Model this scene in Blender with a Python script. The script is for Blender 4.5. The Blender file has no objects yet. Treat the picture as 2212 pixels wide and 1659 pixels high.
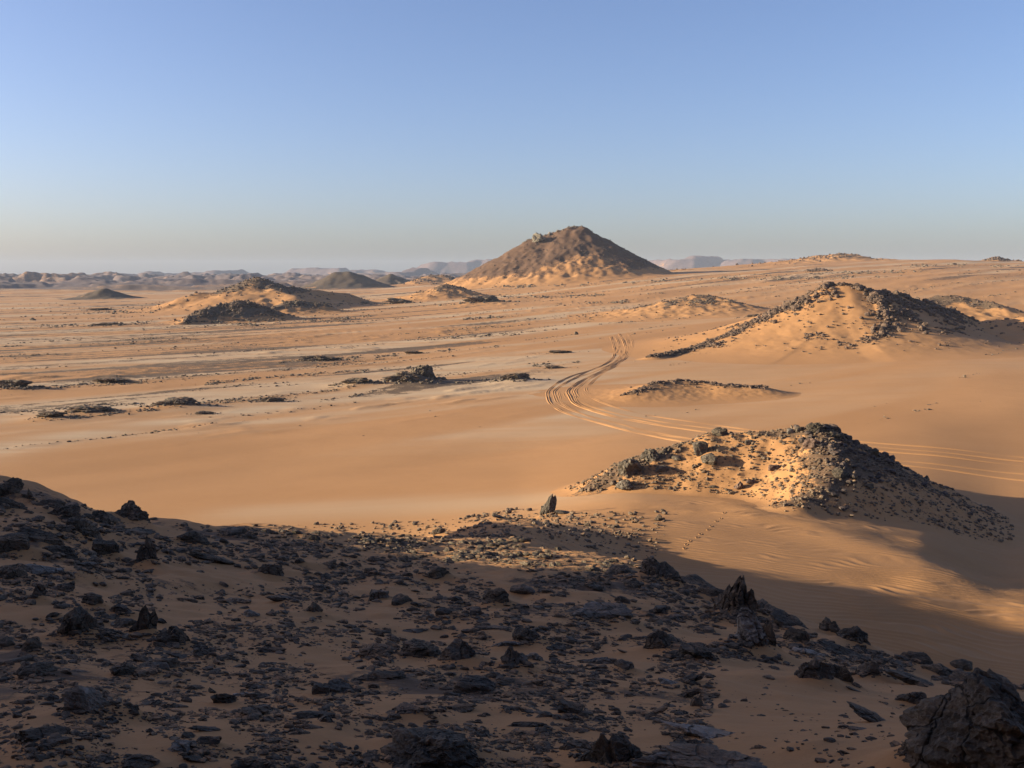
import bpy, math, random
import numpy as np
from math import radians as R

# ------------------------------------------------------------------ camera, sky, sun
scene = bpy.context.scene
COL = scene.collection
PITCH = 6.356          # degrees below the horizon
FPX = 2150.0           # focal length in pixels of a 2212 x 1659 picture
SUN_EL, SUN_AZ = 12.5, -90.0      # azimuth measured from +Y towards +X

cam_d = bpy.data.cameras.new("camera")
cam = bpy.data.objects.new("camera", cam_d)
COL.objects.link(cam)
cam_d.sensor_width = 36.0
cam_d.lens = FPX / 2212 * 36.0
cam_d.clip_start = 0.05
cam_d.clip_end = 60000
cam.location = (0, 0, 0)
cam.rotation_euler = (R(90 - PITCH), 0, 0)
scene.camera = cam

world = bpy.data.worlds.new("World")
scene.world = world
world.use_nodes = True
nt = world.node_tree
sky = nt.nodes.new('ShaderNodeTexSky')
sky.sky_type = 'NISHITA'
sky.sun_disc = False
sky.sun_elevation = R(SUN_EL)
sky.sun_rotation = R(SUN_AZ % 360)
sky.altitude = 500
sky.air_density = 0.9
sky.dust_density = 2.4
sky.ozone_density = 2.3
bg = nt.nodes['Background']
tint = nt.nodes.new('ShaderNodeMix'); tint.data_type = 'RGBA'; tint.blend_type = 'MULTIPLY'   # white balance of the sky
tint.inputs[0].default_value = 1.0; tint.inputs[7].default_value = (1.01, .96, 1.12, 1)
nt.links.new(sky.outputs[0], tint.inputs[6]); nt.links.new(tint.outputs[2], bg.inputs[0])
bg.inputs[1].default_value = 0.070

sun_d = bpy.data.lights.new("sun", 'SUN')
sun_d.energy = 5.0
sun_d.angle = R(0.5)
sun_d.color = (1.0, 0.89, 0.62)
sun = bpy.data.objects.new("sun", sun_d)
COL.objects.link(sun)
_az, _el = R(SUN_AZ), R(SUN_EL)
SUN_DIR = np.array([math.sin(_az) * math.cos(_el), math.cos(_az) * math.cos(_el), math.sin(_el)])
from mathutils import Vector, Matrix, Euler
sun.rotation_euler = Vector(SUN_DIR).to_track_quat('Z', 'Y').to_euler()

vs = scene.view_settings
vs.view_transform = 'Standard'
vs.look = 'None'
vs.gamma = 1.0
vs.exposure = 1.5
scene.cycles.max_bounces = 6
scene.cycles.diffuse_bounces = 3
scene.cycles.volume_bounces = 1

# ------------------------------------------------------------------ noise
_rng = np.random.RandomState(7)
PERM = np.concatenate([_rng.permutation(512)] * 3)
_g = _rng.rand(512) * 2 * np.pi
GR2 = np.stack([np.cos(_g), np.sin(_g)], 1)
_v = _rng.randn(512, 3)
GR3 = _v / np.linalg.norm(_v, axis=1, keepdims=True)

def fade(t): return t * t * t * (t * (t * 6 - 15) + 10)

def pn2(x, y):
    xi = np.floor(x).astype(np.int64); yi = np.floor(y).astype(np.int64)
    xf = x - xi; yf = y - yi
    xi &= 511; yi &= 511
    u = fade(xf); v = fade(yf)
    def g(i, j, a, b):
        k = PERM[PERM[(xi + i) & 511] + ((yi + j) & 511)]
        w = GR2[k]
        return w[..., 0] * a + w[..., 1] * b
    n00 = g(0, 0, xf, yf); n10 = g(1, 0, xf - 1, yf)
    n01 = g(0, 1, xf, yf - 1); n11 = g(1, 1, xf - 1, yf - 1)
    a = n00 + u * (n10 - n00); b = n01 + u * (n11 - n01)
    return (a + v * (b - a)) * 1.5

def fbm2(x, y, o=4, gain=.5, lac=2.03):
    s = 0; a = 1.0; t = 0
    for i in range(o):
        s = s + a * pn2(x + 17.3 * i, y - 9.1 * i); t += a
        a *= gain; x = x * lac; y = y * lac
    return s / t * 1.4

def pn3(p):
    i = np.floor(p).astype(np.int64); f = p - i
    i &= 511
    w = fade(f)
    def g(a, b, c):
        k = PERM[PERM[PERM[(i[:, 0] + a) & 511] + ((i[:, 1] + b) & 511)] + ((i[:, 2] + c) & 511)]
        d = GR3[k]
        return d[:, 0] * (f[:, 0] - a) + d[:, 1] * (f[:, 1] - b) + d[:, 2] * (f[:, 2] - c)
    x, y, z = w[:, 0], w[:, 1], w[:, 2]
    def L(a, b, t): return a + t * (b - a)
    return L(L(L(g(0,0,0), g(1,0,0), x), L(g(0,1,0), g(1,1,0), x), y),
             L(L(g(0,0,1), g(1,0,1), x), L(g(0,1,1), g(1,1,1), x), y), z) * 1.5

def fbm3(p, o=4, gain=.5):
    s = 0; a = 1.0; t = 0
    for k in range(o):
        s = s + a * pn3(p + 13.7 * k); t += a
        a *= gain; p = p * 2.03
    return s / t * 1.3

def sstep(a, b, x):
    t = np.clip((x - a) / (b - a), 0, 1)
    return t * t * (3 - 2 * t)

def smax(a, b, k):
    h = np.clip(.5 + .5 * (a - b) / k, 0, 1)
    return b + (a - b) * h + k * h * (1 - h)

# ------------------------------------------------------------------ picture <-> place (for laying out)
_cp, _sp = math.cos(R(PITCH)), math.sin(R(PITCH))
def ray(u, v):
    u = np.asarray(u, float); v = np.asarray(v, float)
    dx = (u - 1106) / FPX; dz = (829.5 - v) / FPX
    return dx, _cp + dz * _sp, dz * _cp - _sp
def at(u, v, r):
    """the point at horizontal distance r along a line of sight"""
    dx, dy, dz = ray(u, v)
    k = r / np.hypot(dx, dy)
    return np.array([dx * k, dy * k, dz * k])
def z_at(u, v, r):
    dx, dy, dz = ray(u, v)
    return float(dz / np.hypot(dx, dy) * r)
def project(P):
    P = np.atleast_2d(P)
    d = P[:, 1] * _cp - P[:, 2] * _sp
    yy = P[:, 1] * _sp + P[:, 2] * _cp
    return 1106 + FPX * P[:, 0] / d, 829.5 - FPX * yy / d, d

# ------------------------------------------------------------------ terrain table (columns of distance -> height)
def pchip(x, y, xq):
    x = np.asarray(x, float); y = np.asarray(y, float)
    h = np.diff(x); d = np.diff(y) / h
    m = np.zeros_like(y)
    for i in range(1, len(x) - 1):
        if d[i - 1] * d[i] > 0:
            w1 = 2 * h[i] + h[i - 1]; w2 = h[i] + 2 * h[i - 1]
            m[i] = (w1 + w2) / (w1 / d[i - 1] + w2 / d[i])
    m[0] = d[0]; m[-1] = d[-1]
    k = np.clip(np.searchsorted(x, xq) - 1, 0, len(x) - 2)
    t = np.clip((xq - x[k]) / h[k], 0, 1)
    return ((1 + 2 * t) * (1 - t) ** 2 * y[k] + t * (1 - t) ** 2 * h[k] * m[k]
            + t * t * (3 - 2 * t) * y[k + 1] + t * t * (t - 1) * h[k] * m[k + 1])

FG = {   # foreground hillside: (distance, picture row); then (distance, height) once it has dropped behind its own crest
 0:    ([(3.3,1659),(6,1430),(10,1255),(15,1120),(20,1058),(23,1046)], [(28,-7.5),(40,-14),(60,-20)]),
 250:  ([(3.3,1659),(6,1425),(10,1275),(16,1180),(22,1133),(27,1118)], [(33,-9),(45,-15),(60,-20)]),
 500:  ([(3.3,1659),(6,1430),(10,1300),(16,1215),(24,1163),(33,1140)], [(40,-11.5),(50,-16),(60,-19.5)]),
 800:  ([(3.3,1659),(6,1440),(10,1320),(17,1235),(27,1183),(38,1155)], [(46,-12.8),(55,-16.3),(65,-19.5)]),
 1100: ([(3.3,1659),(6,1450),(10,1335),(17,1255),(28,1205),(40,1172),(50,1150),(60,1122)], [(70,-18),(85,-20.5)]),
 1400: ([(3.3,1659),(6,1460),(10,1350),(17,1280),(26,1240),(33,1222)], [(38,-11.6),(46,-14.8),(56,-16.3),(70,-17.3)]),
 1700: ([(3.3,1659),(6,1480),(10,1400),(16,1360),(21,1340)], [(25,-8.9),(33,-12.8),(42,-15.6),(50,-16.4),(70,-17.6)]),
 2000: ([(3.3,1659),(5.5,1540),(9,1470),(13,1440),(15,1432)], [(18,-6.7),(26,-11.3),(36,-15),(45,-16.5),(65,-17.8),(80,-19.5)]),
 2212: ([(3.3,1659),(5,1590),(8,1530),(11,1505),(12.5,1500)], [(15,-6.1),(22,-10.5),(32,-14.5),(42,-16.6),(62,-18.3),(80,-21.2)]),
}
FAR_R = [100, 140, 200, 300, 450, 700, 1000, 1400, 2000, 4000, 12000]
FAR_U = [0, 400, 800, 1100, 1400, 1700, 2000, 2212]
FAR_Z = np.array([
 [-23,-23,-22.5,-21.8,-20.6,-20.6,-21.4,-22.6],
 [-25,-25,-24.5,-24,-23,-22.5,-22.2,-22.6],
 [-25,-25,-25,-24.5,-24,-23,-22,-21.6],
 [-25,-25,-25,-24,-23,-22,-21.2,-21.2],
 [-25,-25,-24,-22,-19.5,-17.5,-17,-17.5],
 [-25,-25,-22,-18,-12,-8,-5,-5],
 [-25,-24,-19,-11,-2,4,6,5],
 [-25,-25,-22,-10,2,12,17,13],
 [-26,-26,-25,-22,-12,4,14,10],
 [-27,-27,-27,-27,-25,-20,-15,-15],
 [-32,-32,-32,-32,-32,-32,-32,-32]], float)
def az_of(u): return math.degrees(math.atan((u - 1106) / FPX))
LR = np.linspace(math.log(0.25), math.log(13000), 420)
def column(az_list):
    rr = [p[0] for p in az_list]; zz = [p[1] for p in az_list]
    return pchip(np.log(rr), zz, LR)
cols, caz = [], []
for u in sorted(FG):
    fg, back = FG[u]
    pts = [(0.25, -1.5), (1.5, -1.56)] + [(r, z_at(u, v, r)) for r, v in fg] + list(back)
    pts += [(r, float(np.interp(u, FAR_U, FAR_Z[i]))) for i, r in enumerate(FAR_R)]
    caz.append(az_of(u)); cols.append(column(pts))
FARL = [(r, FAR_Z[i][0]) for i, r in enumerate(FAR_R)]
FARR = [(r, FAR_Z[i][-1]) for i, r in enumerate(FAR_R)]
side = {  # unseen directions; steep banks behind and beside the camera added to block skylight
 -180: [(.25,-1.5),(1.6,-1.2),(3,.8),(5,4),(12,13),(25,22),(50,30),(80,26),(150,8),(260,-20)] + FARL[3:],
 -140: [(.25,-1.5),(1.6,-1.2),(3,.8),(5,4),(12,13),(25,22),(50,30),(80,27),(150,8),(260,-20)] + FARL[3:],
 -100: [(.25,-1.5),(3,-1.2),(6,1.6),(12,5),(25,9),(50,10),(80,-2),(110,-14),(220,-24)] + FARL[3:],
 -60:  [(.25,-1.5),(10,-2.2),(20,-3.2),(30,-5.5),(45,-12),(60,-18),(80,-22)] + FARL,
 60:   [(.25,-1.5),(5,-2.6),(10,-4.6),(20,-9.5),(40,-15.5),(60,-17.5),(80,-19.5)] + FARR,
 110:  [(.25,-1.5),(2.5,-1.3),(5,1.2),(10,4),(20,5),(40,0),(80,-12),(120,-19)] + FARR[2:],
 180:  [(.25,-1.5),(1.6,-1.2),(3,.8),(5,4),(12,13),(25,22),(50,30),(80,26),(150,8),(260,-20)] + FARL[3:],
}
for a in side: caz.append(a); cols.append(column(side[a]))
order = np.argsort(caz)
caz = np.array(caz)[order]; cols = np.array(cols)[order]
TAZ = np.linspace(-180, 180, 1441)
TAB = np.array([pchip(caz, cols[:, j], TAZ) for j in range(len(LR))]).T     # [az, lr]

# the hill shoulder left of the camera; it is what keeps the near slope out of the sun
RIDGE = np.array([(-63, 66, -4.8), (-62.5, 57, -.5), (-62, 52, 1.4), (-62, 46, 2.8), (-62, 39.6, 2.3), (-62, 32, 3.6), (-61, 24, 6.4), (-60, 12, 12), (-56, -8, 23), (-50, -40, 33), (-36, -80, 30)], float)
def seg_dist(x, y, poly):
    """(distance, height on the polyline) to the nearest place, per segment"""
    for a, b in zip(poly[:-1], poly[1:]):
        d = b[:2] - a[:2]; L2 = (d * d).sum()
        t = np.clip(((x - a[0]) * d[0] + (y - a[1]) * d[1]) / L2, 0, 1)
        yield np.hypot(x - a[0] - t * d[0], y - a[1] - t * d[1]), a[2] + t * (b[2] - a[2])

# ------------------------------------------------------------------ the ground sheet, laid out in rings
def geo(a, b, ratio):
    n = int(math.log(b / a) / math.log(ratio)); return list(np.geomspace(a, b, n, endpoint=False))
RING = np.array(geo(.3, 2.5, 1.05) + geo(2.5, 15, 1.007) + geo(15, 30, 1.006) + geo(30, 45, 1.0028) + geo(45, 100, 1.0019) + geo(100, 125, 1.003)
                + geo(125, 420, 1.0055) + geo(420, 5600, 1.0085) + geo(5600, 12000, 1.04) + [12000])
AZ = np.concatenate([np.arange(-180, -110, 4.), np.arange(-110, -31, .5), np.arange(-31, 31, .085), np.arange(31, 60, .6), np.arange(60, 180, 4.)])
AZ = np.append(AZ, 180.0)
na, nr = len(AZ), len(RING)
A2, R2 = np.meshgrid(np.radians(AZ), RING, indexing='ij')
GX, GY = np.sin(A2) * R2, np.cos(A2) * R2

def table_h(azd, r):
    ai = np.clip((azd + 180) / .25, 0, 1439.999); a0 = ai.astype(int); fa = ai - a0
    li = np.clip((np.log(np.maximum(r, .26)) - LR[0]) / (LR[1] - LR[0]), 0, len(LR) - 1.001); l0 = li.astype(int); fl = li - l0
    return ((TAB[a0, l0] * (1 - fl) + TAB[a0, l0 + 1] * fl) * (1 - fa) + (TAB[a0 + 1, l0] * (1 - fl) + TAB[a0 + 1, l0 + 1] * fl) * fa)

AZD = np.degrees(A2)
GZ = table_h(AZD, R2)
CREST = np.interp(AZD, [-180, -60, az_of(0), az_of(250), az_of(500), az_of(800), az_of(1100), az_of(1400), az_of(1700), az_of(2000), az_of(2212), 60, 180],
                  [60, 45, 24, 30, 37, 44, 60, 38, 25, 18, 14, 14, 60])
FGM = 1 - sstep(CREST * 1.0, CREST * 1.35, R2)          # 1 on the stony hillside
near = R2 < 160
x, y = GX[near], GY[near]
rz = np.full(x.shape, -1e3)
for d, h in seg_dist(x, y, RIDGE): rz = np.maximum(rz, h - (.60 + .2 * sstep(6, 20, h)) * d)
rz += .8 * fbm2(x / 7, y / 7, 4) + .7 * np.abs(fbm2(x / 1.9 + 5, y / 1.9, 2)) - .3
GZ[near] = np.where(rz > GZ[near] - 1.5, smax(rz, GZ[near], 1.5), GZ[near])
n1 = .17 * fbm2(x / 5.5, y / 5.5, 3) + .075 * fbm2(x / 1.3 + 40, y / 1.3, 3) + .02 * fbm2(x / .33, y / .33, 2)
scale_near = np.clip(R2[near] / 9, .35, 1.25)
GZ[near] += FGM[near] * n1 * scale_near
# wind ripples on the dune right of the slope
u_, v_, _d = project(np.stack([GX.ravel(), GY.ravel(), GZ.ravel()], 1))
U = u_.reshape(GX.shape); V = v_.reshape(GX.shape)
infront = np.abs(AZD) < 60
rip = near & infront & (R2 > 25)
x, y = GX[rip], GY[rip]
wx = x + 1.3 * fbm2(x / 9, y / 9, 2); wy = y + 1.6 * fbm2(x / 7 + 9, y / 5, 2) + .16 * fbm2(x / 1.6, y / 1.6, 2)
ph = (wx * .20 + wy * .98) * 2 * np.pi / .68
amp = .055 * sstep(1120, 1500, U[rip]) * (1 - sstep(78, 96, R2[rip])) * (1 - FGM[rip]) * np.clip(.55 + .9 * fbm2(x / 11, y / 11, 2) + .35 * sstep(1700, 2150, U[rip]), .4, 1.25)
GZ[rip] += amp * .8 * (1.2 - 2 * np.abs(np.sin(ph / 2)) ** 1.3)
# the low sharp-edged dune running from the knoll to the lower right
crest_l = np.array([list(at(1560, 1098, 78)), list(at(1650, 1118, 74)), list(at(1800, 1142, 70)), list(at(2050, 1168, 64)), list(at(2230, 1222, 57))])
dm = None
for d, h in seg_dist(x, y, crest_l): dm = d if dm is None else np.minimum(dm, d)
GZ[rip] += .27 * np.exp(-(dm / 3.0) ** 2) * sstep(1500, 1640, U[rip])
# plain: long low swells, and broken badlands far off on the left
pl = R2 > 60
x, y = GX[pl], GY[pl]; rr = R2[pl]
s_, t_ = .74 * x + .67 * y, -.67 * x + .74 * y
m = sstep(70, 140, rr)
GZ[pl] += m * (.35 * fbm2(s_ / 120, t_ / 38, 3) + .5 * sstep(160, 400, rr) * fbm2(s_ / 260 + 3, t_ / 60, 4)
               + sstep(380, 800, rr) * sstep(700, 1500, U[pl]) * 1.7 * fbm2(s_ / 170 + 8, t_ / 70, 4))
sm = .28 * sstep(120, 220, rr) * (1 - sstep(700, 1200, rr)) * np.maximum(0, fbm2(s_ / 16, t_ / 5.5 + 7, 3) - .18) * 3
sm = sm * (1 - sstep(1050, 1250, U[pl]) * (1 - sstep(380, 480, rr)))
GZ[pl] += sm * (.3 + .7 * sstep(-.1, .3, fbm2(s_ / 150, t_ / 35 + 21, 2)))
bad = sstep(1150, 1700, rr) * (1 - sstep(5200, 7000, rr)) * (1 - sstep(-2, 9, AZD[pl]))
rdg = 1 - np.abs(fbm2(x / 300, y / 300, 5, .55)) * 1.9
hil = np.maximum(0, fbm2(x / 170 + 50, y / 170, 4) - .05)
GZ[pl] += bad * (24 * np.clip(rdg - .40, 0, 1) ** 1.3 * sstep(1200, 3000, rr) + 58 * np.minimum(hil, np.maximum(.06, .17 + .26 * fbm2(x / 420, y / 420, 2))) * (.4 + .6 * sstep(1300, 2600, rr)))

def Hg(x, y):
    """height of the ground sheet"""
    x = np.asarray(x, float); y = np.asarray(y, float)
    a = np.degrees(np.arctan2(x, y)); r = np.clip(np.hypot(x, y), RING[0], RING[-1] * .9999)
    i = np.clip(np.searchsorted(AZ, a) - 1, 0, na - 2); j = np.clip(np.searchsorted(RING, r) - 1, 0, nr - 2)
    fa = (a - AZ[i]) / (AZ[i + 1] - AZ[i]); fr = (r - RING[j]) / (RING[j + 1] - RING[j])
    return ((GZ[i, j] * (1 - fr) + GZ[i, j + 1] * fr) * (1 - fa) + (GZ[i + 1, j] * (1 - fr) + GZ[i + 1, j + 1] * fr) * fa)

HILLS = []     # (x0, y0, res, array): surfaces standing on the sheet
def Hall(x, y):
    h = Hg(x, y)
    for x0, y0, res, Z in HILLS:
        fi = (np.asarray(x) - x0) / res; fj = (np.asarray(y) - y0) / res
        ok = (fi > 0) & (fj > 0) & (fi < Z.shape[0] - 1.01) & (fj < Z.shape[1] - 1.01)
        i = np.clip(fi.astype(int), 0, Z.shape[0] - 2); j = np.clip(fj.astype(int), 0, Z.shape[1] - 2)
        a = fi - i; b = fj - j
        z = (Z[i, j] * (1 - a) + Z[i + 1, j] * a) * (1 - b) + (Z[i, j + 1] * (1 - a) + Z[i + 1, j + 1] * a) * b
        h = np.where(ok, np.maximum(h, z), h)
    return h
TT = np.geomspace(2.6, 3000, 5200)
def hit(u, v, rmax=3000, fn=None):
    """where a line of sight meets the land; rows above the crest are lowered until they do"""
    fn = fn or Hg
    for k in range(30):
        dx, dy, dz = ray(u, v + 3 * k); n = math.hypot(dx, dy)
        t = TT[TT < rmax] / n
        g = t * dz - fn(t * dx, t * dy)
        w = np.nonzero(g < 0)[0]
        if len(w):
            i = w[0]
            if i == 0: tt = t[0]
            else:
                tt = t[i - 1] + (t[i] - t[i - 1]) * g[i - 1] / (g[i - 1] - g[i])
            return np.array([tt * dx, tt * dy, tt * dz])
    return at(u, v + 90, rmax)

# ------------------------------------------------------------------ mesh helpers
def mesh_from(name, verts, faces, mat=None, smooth=True, attrs=None):
    verts = np.ascontiguousarray(verts, dtype=np.float32); faces = np.ascontiguousarray(faces, dtype=np.int32)
    k = faces.shape[1]
    me = bpy.data.meshes.new(name)
    me.vertices.add(len(verts)); me.vertices.foreach_set('co', verts.ravel())
    me.loops.add(faces.size); me.loops.foreach_set('vertex_index', faces.ravel())
    me.polygons.add(len(faces)); me.polygons.foreach_set('loop_start', np.arange(0, faces.size, k, dtype=np.int32))
    me.polygons.foreach_set('loop_total', np.full(len(faces), k, dtype=np.int32))
    me.polygons.foreach_set('use_smooth', np.full(len(faces), smooth, dtype=bool))
    for an, av in (attrs or {}).items():
        a = me.attributes.new(an, 'FLOAT', 'POINT'); a.data.foreach_set('value', np.ascontiguousarray(av, dtype=np.float32).ravel())
    me.update(calc_edges=True); me.validate()
    if mat: me.materials.append(mat)
    return me
def obj(name, me, parent=None, **kw):
    o = bpy.data.objects.new(name, me); COL.objects.link(o)
    if parent: o.parent = parent
    for k, v in kw.items(): o[k] = v
    return o
def grid_faces(n, m):
    i, j = np.meshgrid(np.arange(n - 1), np.arange(m - 1), indexing='ij')
    a = (i * m + j).ravel()
    return np.stack([a, a + m, a + m + 1, a + 1], 1)

# ------------------------------------------------------------------ materials
def new_mat(name):
    m = bpy.data.materials.new(name); m.use_nodes = True
    n = m.node_tree
    return m, n, n.nodes['Principled BSDF']
class NB:
    def __init__(s, n): s.n = n
    def node(s, t, **kw):
        nd = s.n.nodes.new(t)
        for k, v in kw.items():
            if k.startswith('_'): setattr(nd, k[1:], v)
            else: s.set(nd.inputs[k.replace('__', ' ')], v)
        return nd
    def set(s, sock, v):
        if hasattr(v, 'is_output') or isinstance(v, bpy.types.NodeSocket): s.n.links.new(v, sock)
        else: sock.default_value = v
    def noise(s, vec, scale, detail=4, rough=.55):
        nd = s.n.nodes.new('ShaderNodeTexNoise'); s.set(nd.inputs['Vector'], vec)
        nd.inputs['Scale'].default_value = scale; nd.inputs['Detail'].default_value = detail; nd.inputs['Roughness'].default_value = rough
        return nd.outputs['Fac']
    def math(s, op, a, b=0.0, c=None, clamp=False):
        nd = s.n.nodes.new('ShaderNodeMath'); nd.operation = op; nd.use_clamp = clamp
        s.set(nd.inputs[0], a); s.set(nd.inputs[1], b)
        if c is not None: s.set(nd.inputs[2], c)
        return nd.outputs[0]
    def ramp(s, f, a, b, lo=0., hi=1.):
        nd = s.n.nodes.new('ShaderNodeMapRange'); nd.interpolation_type = 'SMOOTHSTEP'
        s.set(nd.inputs[0], f)
        for i, v in enumerate((a, b, lo, hi)): s.set(nd.inputs[i + 1], v)
        return nd.outputs[0]
    def mix(s, f, a, b):
        nd = s.n.nodes.new('ShaderNodeMix'); nd.data_type = 'RGBA'
        s.set(nd.inputs[0], f); s.set(nd.inputs[6], a); s.set(nd.inputs[7], b)
        return nd.outputs[2]
    def attr(s, name):
        nd = s.n.nodes.new('ShaderNodeAttribute'); nd.attribute_name = name
        return nd.outputs['Fac']
    def pos(s, sx=1, sy=1, sz=1, rot=0):
        g = s.n.nodes.new('ShaderNodeNewGeometry'); mp = s.n.nodes.new('ShaderNodeMapping')
        s.n.links.new(g.outputs['Position'], mp.inputs[0])
        mp.inputs['Scale'].default_value = (sx, sy, sz); mp.inputs['Rotation'].default_value = (0, 0, rot)
        return mp.outputs[0]
C4 = lambda *c: (c[0], c[1], c[2], 1)
SAND_A, SAND_B = C4(.352, .174, .072), C4(.405, .205, .088)
PALE = C4(.44, .310, .200)
def sand_mat(name, gravel=(.092, .058, .038), gscale=3.0, gbig=.35, fine=True):
    m, n, b = new_mat(name); k = NB(n)
    P = k.pos()
    big = k.noise(P, .012, 5); mid = k.noise(P, .21, 4); fin = k.noise(P, 26, 3, .7)
    base = k.mix(k.ramp(big, .35, .65), SAND_A, SAND_B)
    base = k.mix(k.math('MULTIPLY', k.ramp(mid, .35, .7), .22), base, C4(.315, .151, .062))
    m2 = k.noise(P, 1.1, 5, .65)
    base = k.mix(k.math('MULTIPLY', k.ramp(m2, .42, .68), .20), base, C4(.30, .148, .064))
    streak = k.noise(k.pos(.008, .10, .05, R(-42)), 1.0, 5, .6)
    pale = k.math('MULTIPLY', k.attr('pale'), k.ramp(streak, .34, .60, .35, 1.0))
    base = k.mix(pale, base, PALE)
    base = k.mix(k.math('MULTIPLY', k.ramp(fin, .45, .75), .22), base, C4(.235, .128, .06))
    g = k.attr('gravel')
    spk = k.noise(P, gscale, 5, .72); spk2 = k.noise(P, gbig, 5, .62)
    f = k.math('ADD', k.math('MULTIPLY', spk, .55), k.math('MULTIPLY', spk2, .45))
    thr = k.math('SUBTRACT', .80, k.math('MULTIPLY', g, .5))
    gm = k.ramp(k.math('SUBTRACT', f, thr), -.035, .055)
    gcol = k.mix(k.ramp(k.noise(P, gscale * 2.3, 3), .3, .7), C4(*[c * .7 for c in gravel]), C4(*[c * 1.35 for c in gravel]))
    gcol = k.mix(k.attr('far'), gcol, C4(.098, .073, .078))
    base = k.mix(k.math('MULTIPLY', gm, .92), base, gcol)
    n.links.new(base, b.inputs['Base Color'])
    b.inputs['Roughness'].default_value = .92; b.inputs['Specular IOR Level'].default_value = .15
    bp = k.node('ShaderNodeBump'); bp.inputs['Strength'].default_value = .5; bp.inputs['Distance'].default_value = .03
    hgt = k.math('ADD', k.math('MULTIPLY', fin, .25), k.math('ADD', k.math('MULTIPLY', k.noise(P, 5, 4), .5), k.math('MULTIPLY', gm, 1.4)))
    n.links.new(hgt, bp.inputs['Height']); n.links.new(bp.outputs[0], b.inputs['Normal'])
    return m
def rock_mat(name, dark, light, pale=.12, palecol=(.27, .24, .21), scale=1.0, dust=.35, layer=True):
    m, n, b = new_mat(name); k = NB(n)
    tc = n.nodes.new('ShaderNodeTexCoord'); P = tc.outputs['Object']
    info = n.nodes.new('ShaderNodeObjectInfo')
    off = k.node('ShaderNodeVectorMath', _operation='ADD'); n.links.new(P, off.inputs[0])
    cmb = n.nodes.new('ShaderNodeCombineXYZ')
    n.links.new(k.math('MULTIPLY', info.outputs['Random'], 37.0), cmb.inputs[0]); n.links.new(k.math('MULTIPLY', info.outputs['Random'], 91.0), cmb.inputs[1])
    n.links.new(cmb.outputs[0], off.inputs[1]); P = off.outputs[0]
    a = k.noise(P, 3.2 * scale, 6, .65); c = k.noise(P, 22 * scale, 5, .7)
    base = k.mix(k.ramp(a, .3, .7), C4(*dark), C4(*light))
    base = k.mix(k.math('MULTIPLY', k.ramp(c, .5, .75), .45), base, C4(*[min(.4, x * 2.0) for x in light]))
    mp = n.nodes.new('ShaderNodeMapping'); n.links.new(P, mp.inputs[0]); mp.inputs['Scale'].default_value = (2.5 * scale, 2.5 * scale, 17 * scale)
    lay = k.noise(mp.outputs[0], 1.0, 4, .6)
    if layer: base = k.mix(k.math('MULTIPLY', k.ramp(lay, .5, .64), .4), base, C4(*[x * 1.7 for x in light]))
    pf = k.noise(P, 1.7 * scale, 5, .75)
    base = k.mix(k.math('MULTIPLY', k.ramp(pf, .66 - pale, .80 - pale), k.ramp(c, .38, .62, .15, .8)), base, C4(*palecol))
    vor = n.nodes.new('ShaderNodeTexVoronoi'); vor.feature = 'DISTANCE_TO_EDGE'; vor.inputs['Scale'].default_value = 5.5 * scale
    wv = k.node('ShaderNodeVectorMath', _operation='ADD'); n.links.new(P, wv.inputs[0])
    nv = n.nodes.new('ShaderNodeTexNoise'); n.links.new(P, nv.inputs['Vector']); nv.inputs['Scale'].default_value = 4 * scale; nv.inputs['Detail'].default_value = 4
    sc_ = k.node('ShaderNodeVectorMath', _operation='SCALE'); n.links.new(nv.outputs['Color'], sc_.inputs[0]); sc_.inputs['Scale'].default_value = .35 / scale
    n.links.new(sc_.outputs[0], wv.inputs[1]); n.links.new(wv.outputs[0], vor.inputs['Vector'])
    crack = k.ramp(vor.outputs['Distance'], .0, .05)
    base = k.mix(k.math('MULTIPLY', k.math('SUBTRACT', 1.0, crack), .6), base, C4(*[x * .45 for x in dark]))
    geo_ = n.nodes.new('ShaderNodeNewGeometry'); sep = n.nodes.new('ShaderNodeSeparateXYZ'); n.links.new(geo_.outputs['Normal'], sep.inputs[0])
    up = k.ramp(sep.outputs[2], .72, .97)
    du = k.math('MULTIPLY', k.math('MULTIPLY', up, k.ramp(a, .46, .62)), dust)
    base = k.mix(du, base, SAND_A)
    n.links.new(base, b.inputs['Base Color'])
    b.inputs['Roughness'].default_value = .78; b.inputs['Specular IOR Level'].default_value = .3
    bp = k.node('ShaderNodeBump'); bp.inputs['Strength'].default_value = .85; bp.inputs['Distance'].default_value = .05 / scale
    hgt = k.math('ADD', k.math('MULTIPLY', c, .55), k.math('ADD', k.math('MULTIPLY', a, .9), k.math('MULTIPLY', lay, .6 if layer else .1)))
    hgt = k.math('ADD', hgt, k.math('MULTIPLY', crack, .9))
    n.links.new(hgt, bp.inputs['Height']); n.links.new(bp.outputs[0], b.inputs['Normal'])
    return m
M_SAND = sand_mat('sand')
M_ROCK = {
 'dark':  rock_mat('dark_rock', (.040, .029, .019), (.097, .071, .048), .05),
 'grey':  rock_mat('grey_rock', (.054, .041, .030), (.116, .089, .066), .10),
 'pale':  rock_mat('pale_rock', (.080, .065, .051), (.160, .132, .105), .22),
 'brown': rock_mat('brown_rock', (.040, .030, .022), (.110, .078, .052), .06),
 'red':   rock_mat('reddish_rock', (.060, .034, .026), (.140, .085, .062), .05),
}
M_STONE = rock_mat('slope_stone', (.047, .034, .023), (.118, .084, .056), .05, (.22, .17, .125), scale=1.6, dust=.8)
M_FARROCK = rock_mat('outcrop_rock', (.050, .037, .028), (.120, .088, .062), .06, (.26, .21, .16), scale=.25, dust=.8)

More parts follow.
